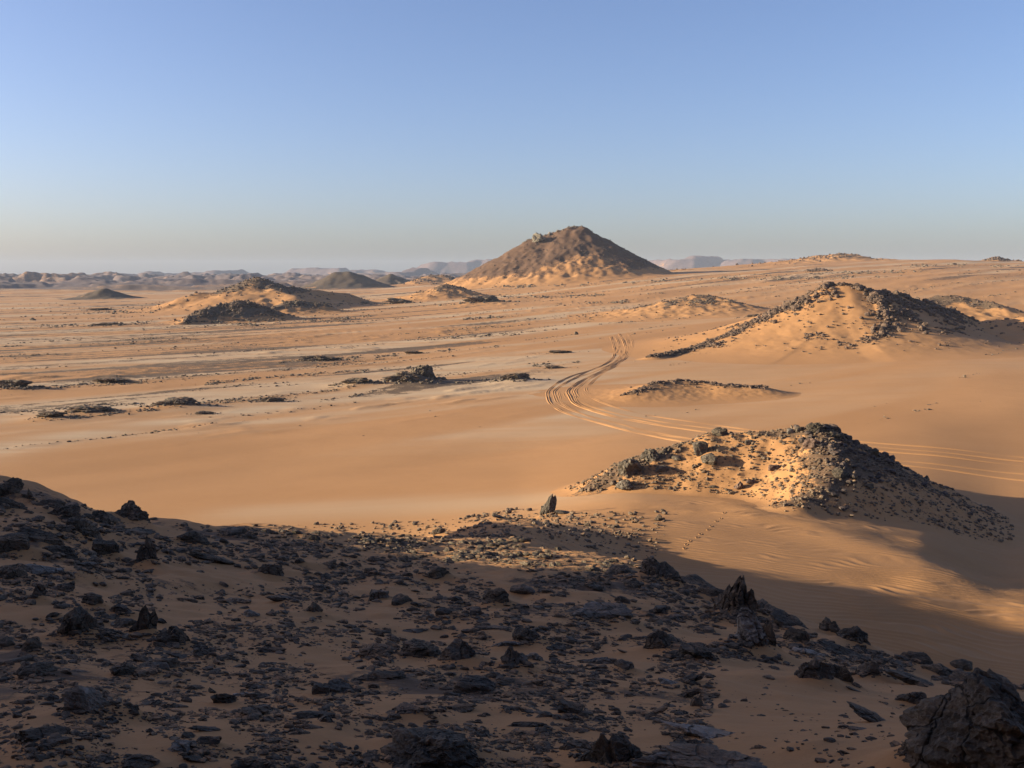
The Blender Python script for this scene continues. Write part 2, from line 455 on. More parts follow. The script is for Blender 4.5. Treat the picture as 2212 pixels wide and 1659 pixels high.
# ------------------------------------------------------------------ rocks
def ico(sub):
    import bmesh
    bm = bmesh.new(); bmesh.ops.create_icosphere(bm, subdivisions=sub, radius=1)
    v = np.array([x.co[:] for x in bm.verts]); f = np.array([[q.index for q in p.verts] for p in bm.faces])
    bm.free(); return v / np.linalg.norm(v, axis=1, keepdims=True), f
ICO = {k: ico(k) for k in (1, 2, 3, 4, 5, 6)}
def rotm(ax, ay, az): return np.array(Euler((ax, ay, az), 'XYZ').to_matrix())

def rock_verts(seed, kind='boulder', sub=4):
    """unit rock within about +-1, base at z=-1"""
    rg = np.random.RandomState(seed)
    P, F = ICO[sub]
    k = {'boulder': 13, 'slab': 11, 'horn': 12, 'tilt': 11, 'knob': 7, 'ledge': 14, 'block': 9}[kind]
    N = rg.randn(k, 3); N /= np.linalg.norm(N, axis=1, keepdims=True)
    O = rg.uniform(.62, .98, k)
    if kind == 'block':
        N[:6] = np.array([[1,0,.1],[-1,.1,0],[0,1,0],[.1,-1,.15],[0,.05,1],[0,0,-1]]) + rg.randn(6, 3) * .16
        N /= np.linalg.norm(N, axis=1, keepdims=True); O[:6] = rg.uniform(.66, .82, 6); O[6:] = rg.uniform(.85, 1.05, k - 6)
    D = P @ N.T
    with np.errstate(divide='ignore'):
        q = np.where(D > .05, O / np.maximum(D, .05), 9.0)
    r = -np.log(np.exp(-34 * np.minimum(q, 3)).sum(1)) / 34
    r = np.clip(r, .3, 1.25)
    # smaller broken facets
    N2 = rg.randn(26, 3); N2 /= np.linalg.norm(N2, axis=1, keepdims=True)
    D2 = P @ N2.T; O2 = np.array([(r * D2[:, i]).max() for i in range(26)]) * rg.uniform(.86, .98, 26)
    r = np.minimum(r, np.where(D2 > .05, O2 / np.maximum(D2, .05), 9).min(1))
    X = P * r[:, None]
    sd = rg.uniform(0, 200, 3)
    rough = {'boulder': .21, 'slab': .17, 'horn': .19, 'tilt': .17, 'knob': .33, 'ledge': .42, 'block': .16}[kind]
    big = fbm3(P * 1.6 + sd, 3) * rough * 1.0
    med = (np.abs(fbm3(P * 4.2 + sd + 31, 4, .6)) - .22) * rough * .95
    X *= (1 + big - med)[:, None]
    # bedding: ledges across a slightly tilted axis
    ax = np.array([rg.randn() * .22, rg.randn() * .22, 1.0]); ax /= np.linalg.norm(ax)
    s = X @ ax
    la = {'boulder': .035, 'slab': .085, 'horn': .05, 'tilt': .085, 'knob': .05, 'ledge': .10, 'block': .05}[kind]
    st = pn2(s * rg.uniform(4.5, 7.5) + sd[0], np.full_like(s, sd[1]) + .5 * X[:, 0]) * la * 1.6
    st += pn2(s * 14 + sd[2], np.full_like(s, sd[0]) + .8 * X[:, 1]) * la * .7
    rad = X - s[:, None] * ax
    X += rad / (np.linalg.norm(rad, axis=1, keepdims=True) + .15) * st[:, None]
    if kind in ('slab', 'tilt', 'ledge'):
        a = np.arctan2(X[:, 1], X[:, 0])
        X[:, :2] *= (1 + .30 * fbm2(np.cos(a) * 1.7 + sd[0], np.sin(a) * 1.7 + X[:, 2] * .5, 3) + .10 * fbm2(np.cos(a) * 6 + sd[1], np.sin(a) * 6, 2))[:, None]
    if kind == 'horn':
        t = np.clip((X[:, 2] + 1) / 2, 0, 1.1)
        lean = rg.uniform(-.45, .45)
        X[:, 0] = X[:, 0] * (1 - .58 * t ** 1.3) + lean * t
        X[:, 1] = X[:, 1] * (.62 - .34 * t)
        # several broken points along the top, split by upright cracks
        sp = pn2(X[:, 0] * 2.6 + sd[0], X[:, 1] * 1.2 + sd[1])
        X[:, 2] -= .8 * np.clip(sp + .02, 0, 1) * t ** 1.5
        X[:, 1] *= 1 - .5 * np.exp(-(pn2(X[:, 0] * 3.4 + sd[2], t * .6) / .07) ** 2)
        X[:, 2] += .14 * fbm3(X * 3.5 + sd, 2) * t
    X += (fbm3(X * 9 + sd, 3)[:, None] * P) * rough * .22
    X -= (X.max(0) + X.min(0)) / 2
    X /= (X.max(0) - X.min(0)) / 2
    return X, F

EXTRA_DRIFT = []
def rock_mesh(seed, w, d, h, kind='boulder', sub=4, tilt=0., yaw=0., pitch=0., mat=None, sink=.2, name='rock', flip=False):
    X, F = rock_verts(seed, kind, sub)
    if flip: X = X * np.array([-1, 1, 1]); F = F[:, ::-1]
    X = X * np.array([w / 2, d / 2, h / 2])
    X = X @ rotm(pitch, tilt, 0).T @ rotm(0, 0, yaw).T
    X[:, 2] -= X[:, 2].min()
    X[:, 2] -= sink * (X[:, 2].max())
    return mesh_from(name, X, F, mat, smooth=False)

def scatter_mesh(name, P, size, mat, seed=0, sub=1, flat=(.35, .8), nt=14, kinds=('boulder', 'slab', 'block'), sink=.25, elong=(.6, 1.), align=None):
    rg = np.random.RandomState(seed)
    n = len(P); V, FF, base = [], [], 0
    tid = rg.randint(0, nt, n)
    for t in range(nt):
        idx = np.nonzero(tid == t)[0]
        if not len(idx): continue
        X, F = rock_verts(900 + seed * 31 + t, kinds[t % len(kinds)], sub)
        m = len(idx)
        S = np.stack([size[idx], size[idx] * rg.uniform(*elong, m), size[idx] * rg.uniform(*flat, m)], 1) / 2
        a = rg.uniform(0, 2 * np.pi, m) if align is None else rg.normal(align, .45, m) + np.pi * rg.randint(0, 2, m); tx = rg.normal(0, .28, m)
        Y = X[None] * S[:, None, :]
        y1 = Y[..., 1] * np.cos(tx)[:, None] - Y[..., 2] * np.sin(tx)[:, None]; z1 = Y[..., 1] * np.sin(tx)[:, None] + Y[..., 2] * np.cos(tx)[:, None]
        x2 = Y[..., 0] * np.cos(a)[:, None] - y1 * np.sin(a)[:, None]; y2 = Y[..., 0] * np.sin(a)[:, None] + y1 * np.cos(a)[:, None]
        Z = z1 + (S[:, 2] * (1 - 2 * sink))[:, None]
        W = np.stack([x2, y2, Z], -1) + P[idx][:, None, :]
        V.append(W.reshape(-1, 3)); nv = len(X)
        FF.append((F[None] + (np.arange(m) * nv)[:, None, None]).reshape(-1, 3) + base); base += m * nv
    return mesh_from(name, np.concatenate(V), np.concatenate(FF), mat, smooth=False)

# hero rocks of the shaded slope: u, row of the foot, width, height, kind, tilt, material, seed, label
H = []
def hr(u, v, w, h, kind='boulder', tilt=0, mat='dark', label=None, seed=None, ref=None, sub=None, depth=None):
    H.append(dict(u=u, v=v, w=w, h=h, kind=kind, tilt=tilt, mat=mat, label=label, seed=seed or (100 + len(H) * 7), ref=ref, sub=sub, depth=depth))
hr(12, 1088, 62, 62, 'boulder', 12, 'dark', 'dark rock heap cut by the left edge of the photo, top of the slope', ref='the topmost left-edge rock')
hr(68, 1090, 20, 32, 'horn', 0, 'dark', 'small dark spike on the skyline right of the topmost left-edge rock')
hr(108, 1106, 62, 28, 'boulder', 6, 'dark', 'low dark rock on the skyline left of the brown knobby boulder')
hr(20, 1108, 70, 34, 'boulder', 15, 'dark')
hr(136, 1132, 68, 42, 'boulder', -10, 'dark')
hr(276, 1138, 86, 62, 'knob', 0, 'brown', 'big brown knobby boulder standing up against the sunlit sand', ref='the brown skyline boulder', sub=5)
hr(226, 1140, 52, 38, 'boulder', 14, 'dark')
hr(290, 1158, 95, 30, 'slab', 8, 'dark')
hr(180, 1168, 80, 52, 'boulder', 28, 'dark', 'long dark boulder sloping down right, below left of the brown skyline boulder')
hr(232, 1212, 62, 46, 'block', 10, 'dark')
hr(316, 1234, 42, 66, 'horn', 0, 'grey', 'upright grey standing stone alone on smooth sand, upper left', ref='the upright standing stone', seed=131, depth=.5)
hr(28, 1202, 72, 48, 'block', 4, 'dark', 'squat black block with a shadowed underside at the left edge')
hr(85, 1178, 95, 34, 'boulder', 16, 'dark')
hr(130, 1214, 74, 36, 'boulder', 14, 'dark')
hr(88, 1246, 96, 46, 'slab', 6, 'pale', 'broad pale grey slab mottled with white, at the left', ref='the broad pale slab')
hr(26, 1260, 60, 44, 'boulder', 18, 'dark')
hr(84, 1302, 28, 44, 'boulder', 8, 'dark')
hr(128, 1285, 62, 30, 'boulder', 0, 'grey')
hr(200, 1314, 40, 34, 'boulder', 30, 'dark')
hr(168, 1386, 76, 80, 'boulder', 10, 'dark', 'large upright dark boulder with a split top, left of the twin leaning rocks', ref='the large split-top boulder', seed=165, sub=5)
hr(312, 1386, 46, 70, 'horn', 8, 'dark', 'pointed black rock standing right of the split-top boulder', ref='the pointed black rock', seed=172)
hr(382, 1402, 80, 44, 'boulder', 18, 'dark', 'rounded black rock sloping to the right beside the pointed black rock')
hr(70, 1414, 38, 40, 'boulder', 28, 'dark')
hr(362, 1460, 54, 46, 'block', 12, 'dark')
hr(275, 1466, 68, 36, 'boulder', 16, 'dark')
hr(80, 1468, 82, 40, 'boulder', 8, 'dark')
hr(192, 1562, 122, 82, 'boulder', 22, 'grey', 'large rounded grey slab-sided boulder leaning into the sand, lower left', ref='the large leaning boulder', sub=5)
hr(280, 1566, 44, 46, 'boulder', 0, 'dark')
hr(98, 1612, 100, 40, 'boulder', 6, 'dark', 'low black boulder in the bottom left corner region')
hr(462, 1222, 110, 46, 'slab', 22, 'dark', 'long dark slab dipping to the right near the slope crest')
hr(420, 1180, 60, 34, 'boulder', 14, 'dark')
hr(505, 1165, 56, 30, 'boulder', -8, 'grey')
hr(586, 1250, 56, 36, 'boulder', 20, 'dark')
hr(608, 1302, 66, 30, 'slab', 14, 'grey')
hr(674, 1330, 40, 26, 'horn', 0, 'dark')
hr(585, 1416, 70, 28, 'slab', 0, 'dark')
hr(684, 1560, 112, 42, 'slab', 4, 'brown', 'flat brown slab lying almost level, left of centre near the bottom', ref='the flat brown slab')
hr(648, 1598, 56, 34, 'slab', 6, 'dark')
hr(450, 1624, 50, 36, 'boulder', 10, 'dark')
hr(395, 1632, 60, 32, 'boulder', 4, 'pale', 'pale whitish stone near the bottom left, by itself on sand')
hr(300, 1668, 84, 30, 'boulder', 4, 'dark')
hr(545, 1672, 80, 34, 'boulder', -4, 'dark')
hr(692, 1508, 38, 32, 'block', 14, 'dark')
hr(588, 1455, 54, 24, 'slab', 10, 'grey')
hr(1080, 1114, 34, 18, 'tilt', 20, 'dark')
hr(948, 1138, 28, 20, 'boulder', 0, 'brown')
hr(942, 1260, 64, 40, 'boulder', -6, 'dark', 'hump-backed black rock in the middle of the upper slope', ref='the hump-backed rock')
hr(800, 1244, 28, 20, 'boulder', 0, 'dark')
hr(818, 1300, 42, 28, 'block', 12, 'grey')
hr(868, 1312, 46, 30, 'boulder', -12, 'dark')
hr(960, 1336, 42, 26, 'boulder', 6, 'brown')
hr(1072, 1312, 58, 48, 'boulder', 14, 'dark')
hr(1132, 1290, 58, 28, 'boulder', 6, 'grey')
hr(1298, 1348, 126, 50, 'block', 3, 'pale', 'big flat-topped block with a pale upper face, right of centre', ref='the pale-topped block', seed=341, sub=5, depth=.55)
hr(1345, 1248, 74, 34, 'boulder', 4, 'dark')
hr(1426, 1262, 74, 48, 'horn', 6, 'grey', 'pointed grey rock on the skyline left of the tall pyramid rock', seed=355)
hr(888, 1370, 80, 20, 'slab', -4, 'grey')
hr(1064, 1364, 94, 22, 'slab', 4, 'grey')
hr(1136, 1396, 60, 44, 'boulder', -10, 'dark')
hr(1090, 1402, 70, 32, 'slab', -14, 'pale', 'grey slab with a whitish rim beside a darker rock, centre of slope')
hr(816, 1428, 82, 38, 'boulder', 2, 'dark')
hr(908, 1430, 84, 50, 'boulder', -8, 'dark')
hr(990, 1444, 86, 66, 'boulder', 6, 'grey', 'rough grey boulder overhanging the sand, tallest of the centre row', ref='the rough centre boulder', sub=5)
hr(812, 1480, 142, 48, 'slab', 2, 'dark', 'smooth oval dark slab half sunk in sand, left of centre', ref='the oval dark slab', sub=5)
hr(1026, 1508, 94, 46, 'block', 10, 'brown', 'banded brown block lying in sand at the centre, below the rough boulder', ref='the banded brown block')
hr(1112, 1450, 52, 46, 'horn', 10, 'grey', 'small pyramid of mottled grey rock right of the rough centre boulder', seed=411)
hr(1148, 1484, 68, 24, 'tilt', -14, 'dark')
hr(1430, 1412, 84, 56, 'boulder', -6, 'dark', 'black rounded rock with a hollow, left of the twin upright slabs')
hr(1296, 1442, 108, 42, 'slab', -4, 'grey', 'layered grey ledge rock with ragged rim, below the pale-topped block', ref='the layered grey ledge')
hr(1302, 1480, 78, 24, 'slab', 4, 'dark')
hr(1476, 1480, 100, 40, 'tilt', -16, 'dark', 'long dark slab tilting up to the right on open sand')
hr(1232, 1556, 60, 42, 'block', 6, 'dark')
hr(1140, 1576, 94, 30, 'slab', -4, 'dark')
hr(988, 1538, 88, 26, 'slab', -6, 'dark')
hr(905, 1556, 42, 28, 'horn', 4, 'dark')
hr(906, 1524, 54, 20, 'slab', -6, 'grey')
hr(842, 1556, 40, 22, 'boulder', 0, 'dark')
hr(1246, 1586, 76, 26, 'slab', 6, 'grey')
hr(1236, 1618, 72, 32, 'slab', 2, 'brown', 'pale brown layered slab above the bottom edge, left of the dark wedge')
hr(1412, 1556, 78, 36, 'tilt', -32, 'dark', 'thin dark blade of rock rising to the right out of sand')
hr(918, 1692, 228, 112, 'boulder', 4, 'dark', 'very large dark rock cut by the bottom edge, left of centre', ref='the large bottom-edge rock', sub=6)
hr(1052, 1614, 60, 24, 'slab', 10, 'dark')
hr(1150, 1648, 84, 28, 'slab', 2, 'dark')
hr(1310, 1690, 138, 90, 'horn', -10, 'dark', 'dark wedge-shaped rock cut by the bottom edge, right of centre', ref='the bottom-edge wedge', sub=5)
hr(1590, 1352, 96, 104, 'horn', 6, 'brown', 'tall dark pyramid rock on the skyline, highest point of the right crest', ref='the tall pyramid rock', seed=517, sub=5)
hr(1508, 1276, 84, 36, 'boulder', 12, 'dark')
hr(1545, 1300, 70, 40, 'boulder', 18, 'grey')
hr(1655, 1348, 90, 46, 'knob', 16, 'dark', 'knobby dark rock leaning against the right foot of the tall pyramid rock')
hr(1706, 1366, 96, 40, 'boulder', 22, 'dark')
hr(1604, 1418, 82, 90, 'horn', -16, 'pale', 'big upright split slab with pale left face, front of the tall pyramid rock', ref='the upright split slab', seed=541, sub=5)
hr(1654, 1418, 40, 68, 'horn', 4, 'dark', 'narrow dark blade standing against the right of the upright split slab', seed=548)
hr(1722, 1400, 60, 46, 'boulder', 10, 'dark')
hr(1842, 1398, 72, 50, 'knob', 4, 'dark', 'rounded knobby dark boulder on the right skyline above the sand')
hr(1796, 1376, 46, 34, 'horn', 0, 'dark')
hr(1820, 1420, 120, 40, 'slab', 14, 'dark')
hr(1750, 1420, 90, 32, 'slab', 6, 'pale', 'bluish pale ledge lying on top of the rough grey boulder pair')
hr(1754, 1488, 82, 84, 'boulder', 12, 'grey', 'rough grey boulder buried at its right side, above open sand', ref='the rough grey boulder pair', sub=5)
hr(1808, 1490, 60, 64, 'boulder', 16, 'dark')
hr(1502, 1430, 82, 42, 'boulder', 8, 'dark', 'dark block at the lower left foot of the upright split slab')
hr(1480, 1512, 70, 36, 'tilt', -20, 'dark')
hr(1508, 1536, 30, 28, 'horn', 0, 'dark')
hr(1880, 1568, 100, 58, 'tilt', 27, 'dark', 'diamond-shaped flat dark slab lying alone on smooth sand, lower right', ref='the diamond slab', depth=.45)
hr(1980, 1446, 68, 40, 'boulder', 14, 'dark')
hr(2028, 1466, 74, 34, 'boulder', 18, 'dark')
hr(1982, 1486, 150, 48, 'slab', 14, 'dark', 'long dark slab stretched down right towards the huge corner boulder', ref='the long crest slab')
hr(1878, 1474, 54, 52, 'boulder', 18, 'dark')
hr(1970, 1532, 66, 52, 'boulder', 10, 'brown')
hr(1848, 1500, 46, 22, 'slab', 24, 'dark')
hr(2075, 1452, 44, 28, 'boulder', 10, 'dark')
hr(2092, 1490, 80, 40, 'knob', 8, 'dark')
hr(2125, 1720, 360, 262, 'boulder', 0, 'dark', 'huge black craggy boulder filling the bottom right corner', ref='the huge corner boulder', seed=603, sub=6, depth=.7)
hr(1975, 1690, 120, 130, 'knob', 4, 'dark', 'black craggy rock leaning on the left side of the huge corner boulder', seed=611, sub=5)
hr(1545, 1690, 380, 110, 'slab', 5, 'grey', 'very broad bluish grey slab filling the bottom edge right of centre', ref='the broad bottom slab', sub=6, seed=620)
hr(1530, 1604, 212, 54, 'slab', 10, 'pale', 'long layered slab resting tilted on top of the broad bottom slab', sub=5, seed=627)
hr(1832, 1644, 46, 30, 'tilt', 20, 'dark')
hr(1738, 1618, 22, 22, 'boulder', 10, 'grey')
hr(1862, 1580, 64, 14, 'slab', 4, 'grey')
hr(1184, 1103, 27, 46, 'horn', 10, 'grey', 'grey horn-shaped rock standing in sunlight at the end of the slope', ref='the sunlit horn', seed=683)
hr(1222, 1098, 52, 20, 'tilt', 14, 'grey', 'low dark tail of rock trailing right from the sunlit horn')

SIZEK = {}
def place_rock(e, fn=None, rmax=3000, name=None, parent=None):
    foot = hit(e['u'], e['v'] - .06 * e['h'], rmax, fn)
    dep = foot[1] * _cp - foot[2] * _sp
    k = dep / FPX
    w, h = e['w'] * k, e['h'] * k
    sa = max(.12, -foot[2] / np.linalg.norm(foot))          # sine of the downward view
    rg = np.random.RandomState(e['seed'])
    kind, tilt = e['kind'], R(e['tilt'])
    yaw = math.atan2(-foot[0], foot[1])
    if kind in ('slab', 'tilt'):
        hh = max(h - abs(math.sin(tilt)) * w * .55, .35 * h)
        th = .62 * hh; d = min(max(.5 * hh / sa, .35 * w), 1.0 * w); sink = .25
        w = w / max(.6, math.cos(tilt))
    elif kind in ('horn',):
        th = h * 1.38; d = w * rg.uniform(.6, .85); w = w * 1.22; sink = .2
    else:
        d = w * rg.uniform(.65, .9)
        th = max(h * 1.3 - d * sa * .3, .62 * h); w = w * 1.08; sink = .3
    if e.get('depth'): d = e['w'] * k * e['depth'] * (1 if kind != 'tilt' else 1.4)
    px = max(e['w'], e['h'])
    sub = e.get('sub') or (5 if px > 58 else 4 if px > 22 else 3)
    nm = name or {'slab': 'flat_rock', 'tilt': 'flat_rock', 'horn': 'pointed_rock'}.get(kind, 'boulder' if e['w'] * k > .55 else 'rock')
    me = rock_mesh(e['seed'], w, d, th, kind, sub, tilt, yaw + rg.uniform(-.25, .25), rg.uniform(-.1, .1), M_ROCK[e['mat']], sink, nm)
    o = obj(nm, me, parent)
    away = np.array([foot[0], foot[1]]) / math.hypot(foot[0], foot[1])
    c = foot[:2] + away * d * .32
    zc = float((fn or Hg)(c[0], c[1]))
    # keep the foot row of the picture on sloping ground
    o.location = (c[0], c[1], min(zc, foot[2] + .12 * th) if e['u'] else zc)
    e.update(o=o, foot=foot, wm=w, dm=d, hm=th, c=c, nm=nm, px=px)
    return o
rs = random.Random(11)
for e in H: place_rock(e, rmax=75)
# smaller loose rocks between them, each one an object
LOOSE = []
def crest_row(u): return float(np.interp(u, [0,250,500,800,1100,1250,1400,1550,1700,1850,2000,2212], [1040,1118,1148,1165,1165,1205,1232,1290,1350,1400,1440,1500]))
taken = [(e['u'], e['v'] - e['h'] * .4, max(e['w'], e['h']) * .46) for e in H]
tries = 0
while len(LOOSE) < 152 and tries < 20000:
    tries += 1
    u = rs.uniform(0, 2190); v = rs.uniform(crest_row(u) + 6, 1655)
    if u > 1560 and v > 1425 + (u - 1560) * .1 and rs.random() < .93: continue       # open sand lower right
    if 330 < u < 560 and 1240 < v < 1330 and rs.random() < .8: continue
    t = (v - crest_row(u)) / 450
    w = rs.choice([24, 28, 34, 40, 48, 58]) * (.75 + .55 * min(1, t))
    if any(math.hypot((u - a), (v - b) * 1.7) < (c + w * .55) * .40 for a, b, c in taken): continue
    if float(fbm2(np.array([u / 190.]), np.array([v / 70.]), 2)[0]) < rs.uniform(-.5, .1): continue
    kind = rs.choice(['boulder', 'boulder', 'slab', 'slab', 'slab', 'slab', 'block', 'tilt', 'tilt'])
    asp = {'boulder': .62, 'slab': .36, 'block': .6, 'horn': .85, 'tilt': .5}[kind] * rs.uniform(.85, 1.15)
    e = dict(u=u, v=v, w=w, h=w * asp, kind=kind, tilt=rs.uniform(-6, 24), mat=rs.choice(['dark'] * 6 + ['grey'] * 4 + ['brown', 'pale']), seed=3000 + len(LOOSE), label=None, ref=None, loose=True)
    taken.append((u, v - e['h'] * .4, w * .5)); LOOSE.append(e)
    place_rock(e, rmax=70)
# wind-blown sand banked against the rocks: raised on the sheet itself
for e in H + LOOSE:
    s = max(e['wm'], .12) * .62
    a = min(.30 * e['hm'], .3) * (.35 if e['w'] > 250 else 1)
    c = e['c'] + np.array([.25, .12]) * s
    rad = math.hypot(*c); azc = math.degrees(math.atan2(c[0], c[1]))
    j0, j1 = np.searchsorted(RING, [max(rad - 3.2 * s, .3), rad + 3.2 * s]); da = math.degrees(3.2 * s / rad)
    i0, i1 = np.searchsorted(AZ, [azc - da, azc + da])
    if i1 - i0 < 2 or j1 - j0 < 2: continue
    xx = GX[i0:i1, j0:j1] - c[0]; yy = GY[i0:i1, j0:j1] - c[1]
    GZ[i0:i1, j0:j1] += a * np.exp(-(xx / (1.25 * s)) ** 2 - (yy / (.85 * s)) ** 2)

# ------------------------------------------------------------------ rocky outcrops on the plain: sand banked round them first
OUT = [  # u, foot row, width, height, label, kind, material
 (912, 826, 56, 34, 'tower-like block of rock capping a low mound in the middle plain', 'knob', 'brown'),
 (880, 834, 120, 20, 'dark rocky apron sloping left and right below the tower-like block', 'ledge', 'brown'),
 (375, 882, 92, 16, 'dark hump of rock with a long shadow tail, left plain nearest the smooth sand', 'ledge', 'dark'),
 (1112, 826, 72, 14, 'dark low outcrop right of the tower-like block, near the tyre tracks', 'ledge', 'brown'),
 (690, 779, 92, 10, 'thin dark outcrop left of and behind the tower-like block', 'ledge', 'brown'),
 (22, 844, 84, 16, 'dark outcrop at the left edge of the plain', 'ledge', 'dark'),
 (765, 834, 66, 12, 'small ragged outcrop just left of the tower-like block', 'ledge', 'brown'),
 (590, 868, 56, 9, 'small dark outcrop right of the hump with the shadow tail', 'ledge', 'dark'),
 (245, 827, 104, 9, 'long thin dark outcrop in the left plain, right of the edge outcrop', 'ledge', 'brown'),
 (105, 908, 70, 11, 'small dark outcrop nearest the left edge, in front of the pale sand', 'ledge', 'dark'),
 (190, 896, 110, 11, 'ragged outcrop between the left edge and the hump with the shadow tail', 'ledge', 'dark'),
 (860, 656, 64, 12, 'dark dome-shaped outcrop in front of the twin dark hills', 'ledge', 'brown'),
 (1045, 659, 96, 14, 'broad low outcrop in the distance left of the cone hill foot', 'ledge', 'brown'),
 (1245, 723, 9, 7, 'single dark boulder alone on the plain above the tyre tracks', 'boulder', 'dark'),
 (893, 764, 48, 6, 'tiny dark outcrop behind the tower-like block', 'ledge', 'brown'),
 (1210, 763, 56, 6, 'thin outcrop left of the tyre tracks, far end', 'ledge', 'brown'),
 (1200, 796, 50, 6, 'tiny outcrop beside the bend of the tyre tracks', 'ledge', 'brown'),
 (70, 692, 14, 6, 'tiny dark rock alone on the far left plain', 'boulder', 'dark'),
 (215, 670, 56, 5, 'thin dark outcrop on the far left plain', 'ledge', 'brown'),
 (230, 703, 70, 6, 'thin dark outcrop on the left plain before the ridge hill', 'ledge', 'brown'),
 (1640, 684, 54, 7, 'small sandy outcrop at the left shoulder of the ridged right hill', 'ledge', 'brown'),
 (440, 895, 44, 7, 'small flat outcrop right of the hump with the shadow tail, on pale sand', 'ledge', 'dark'),
]
outs = []
for i, (u, v, w, h, lab, kind, mat) in enumerate(OUT):
    f = hit(u, v, 2500); k = (f[1] * _cp - f[2] * _sp) / FPX
    outs.append((f, w * k, h * k))
    if i in (1, 2, 3, 5, 6, 9, 10, 12):
        s = w * k * .62; rad = math.hypot(f[0], f[1]); azc = math.degrees(math.atan2(f[0], f[1]))
        j0, j1 = np.searchsorted(RING, [rad - 4 * s, rad + 4 * s]); da = math.degrees(3.5 * s / rad)
        i0, i1 = np.searchsorted(AZ, [azc - da, azc + da])
        if i1 - i0 < 2: continue
        xx = GX[i0:i1, j0:j1] - f[0]; yy = GY[i0:i1, j0:j1] - f[1] - .2 * s
        GZ[i0:i1, j0:j1] += .5 * h * k * np.exp(-(xx / (1.35 * s)) ** 2 - (yy / (1.1 * s)) ** 2)

# ------------------------------------------------------------------ ground attributes (what lies on the sand) and mesh
u_, v_, _d = project(np.stack([GX.ravel(), GY.ravel(), GZ.ravel()], 1))
s_, t_ = .74 * GX + .67 * GY, -.67 * GX + .74 * GY
plain = sstep(95, 190, R2)
st1 = fbm2(s_ / 210, t_ / 17, 4); st2 = fbm2(s_ / 300 + 31, t_ / 30 + 5, 4)
pale = plain * sstep(-.05, .38, st2) * (.85 - .45 * sstep(1300, 1900, U) * (1 - sstep(500, 900, R2)))
def band(x, y, pts, wd):
    P = np.array([hit(u, v)[:3] for u, v in pts]); dm = None
    for d, h in seg_dist(x, y, P): dm = d if dm is None else np.minimum(dm, d)
    return np.exp(-(dm / wd) ** 2)
bx = R2 < 700
X_, Y_ = GX[bx], GY[bx]
ex = (band(X_, Y_, [(-60, 985), (0, 968), (420, 905), (640, 872), (900, 850), (1190, 836)], 6.5) * .95
      + band(X_, Y_, [(560, 1105), (850, 1092), (1100, 1085), (1300, 1068)], 6) * .5
      + band(X_, Y_, [(1900, 745), (2050, 770), (2240, 790)], 15) * .55
      + band(X_, Y_, [(1250, 700), (1500, 690), (1700, 672)], 14) * .6)
pale[bx] = np.maximum(pale[bx], ex)
# the big clean sand flat keeps its orange
flat = (R2 > 60) & infront
pale *= 1 - .55 * sstep(1150, 1500, U) * (R2 < 700)
pale *= 1 - .9 * sstep(95, 110, R2) * (1 - sstep(128, 150, R2)) * (AZD > -24) * (1 - (pale > .6))
leftz = 1 - sstep(900, 1350, U)
gravel = plain * sstep(.12, .5, st1) * (.55 * leftz + .35) * sstep(150, 230, R2) * (1 - .5 * sstep(1500, 2500, R2))
lz = (1 - sstep(500, 1150, U + 120 * st1)) * sstep(200, 270, R2) * (1 - sstep(520, 700, R2))
gravel = np.maximum(gravel, lz * (.40 + .25 * sstep(-.3, .3, fbm2(s_ / 90, t_ / 9 + 70, 4))))
gravel = np.maximum(gravel, .78 * sstep(.0, .35, st1 * .6 + .35 * fbm2(s_ / 400 + 3, t_ / 70, 3) + .1) * (1 - sstep(620, 1000, U)) * sstep(230, 290, R2) * (1 - sstep(520, 640, R2)))
# dark scree on the far broken country
far = sstep(1150, 1600, R2) * (1 - sstep(-2, 10, AZD))
gravel = np.maximum(gravel, far * (.70 + .30 * sstep(-.3, .2, fbm2(GX / 300, GY / 300 + 9, 4))))
dune_r = sstep(450, 800, R2) * sstep(900, 1300, U) * infront
gravel = np.maximum(gravel, dune_r * .78 * sstep(.1, .5, fbm2(s_ / 120 + 77, t_ / 22, 4)))
fgr = FGM * np.clip(.46 + .5 * fbm2(GX / 3.1, GY / 3.1, 3), .05, .8) * (1 - .8 * sstep(1480, 1640, U) * (R2 < 14))
gravel = np.maximum(gravel, fgr * .86)
gravel = np.where((R2 > 60) & (R2 < 130), gravel * .3, gravel)
V0 = np.stack([GX, GY, GZ], -1).reshape(-1, 3)
F0 = grid_faces(na, nr)
cen = np.array([[0, 0, -1.5]])
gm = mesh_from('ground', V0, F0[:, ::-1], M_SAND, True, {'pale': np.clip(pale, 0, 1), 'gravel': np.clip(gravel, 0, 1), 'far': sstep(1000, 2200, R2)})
ground = obj('ground', gm, kind='structure')
cap_n = na
capV = np.concatenate([np.array([[0, 0, GZ[:, 0].mean()]]), V0.reshape(na, nr, 3)[:, 1]])
capF = np.array([[0, i + 2, i + 1] for i in range(na - 1)])
obj('ground', mesh_from('ground', capV - np.array([0, 0, .004]), capF, M_SAND, True, {'pale': np.zeros(na + 1), 'gravel': np.zeros(na + 1)}), kind='structure')

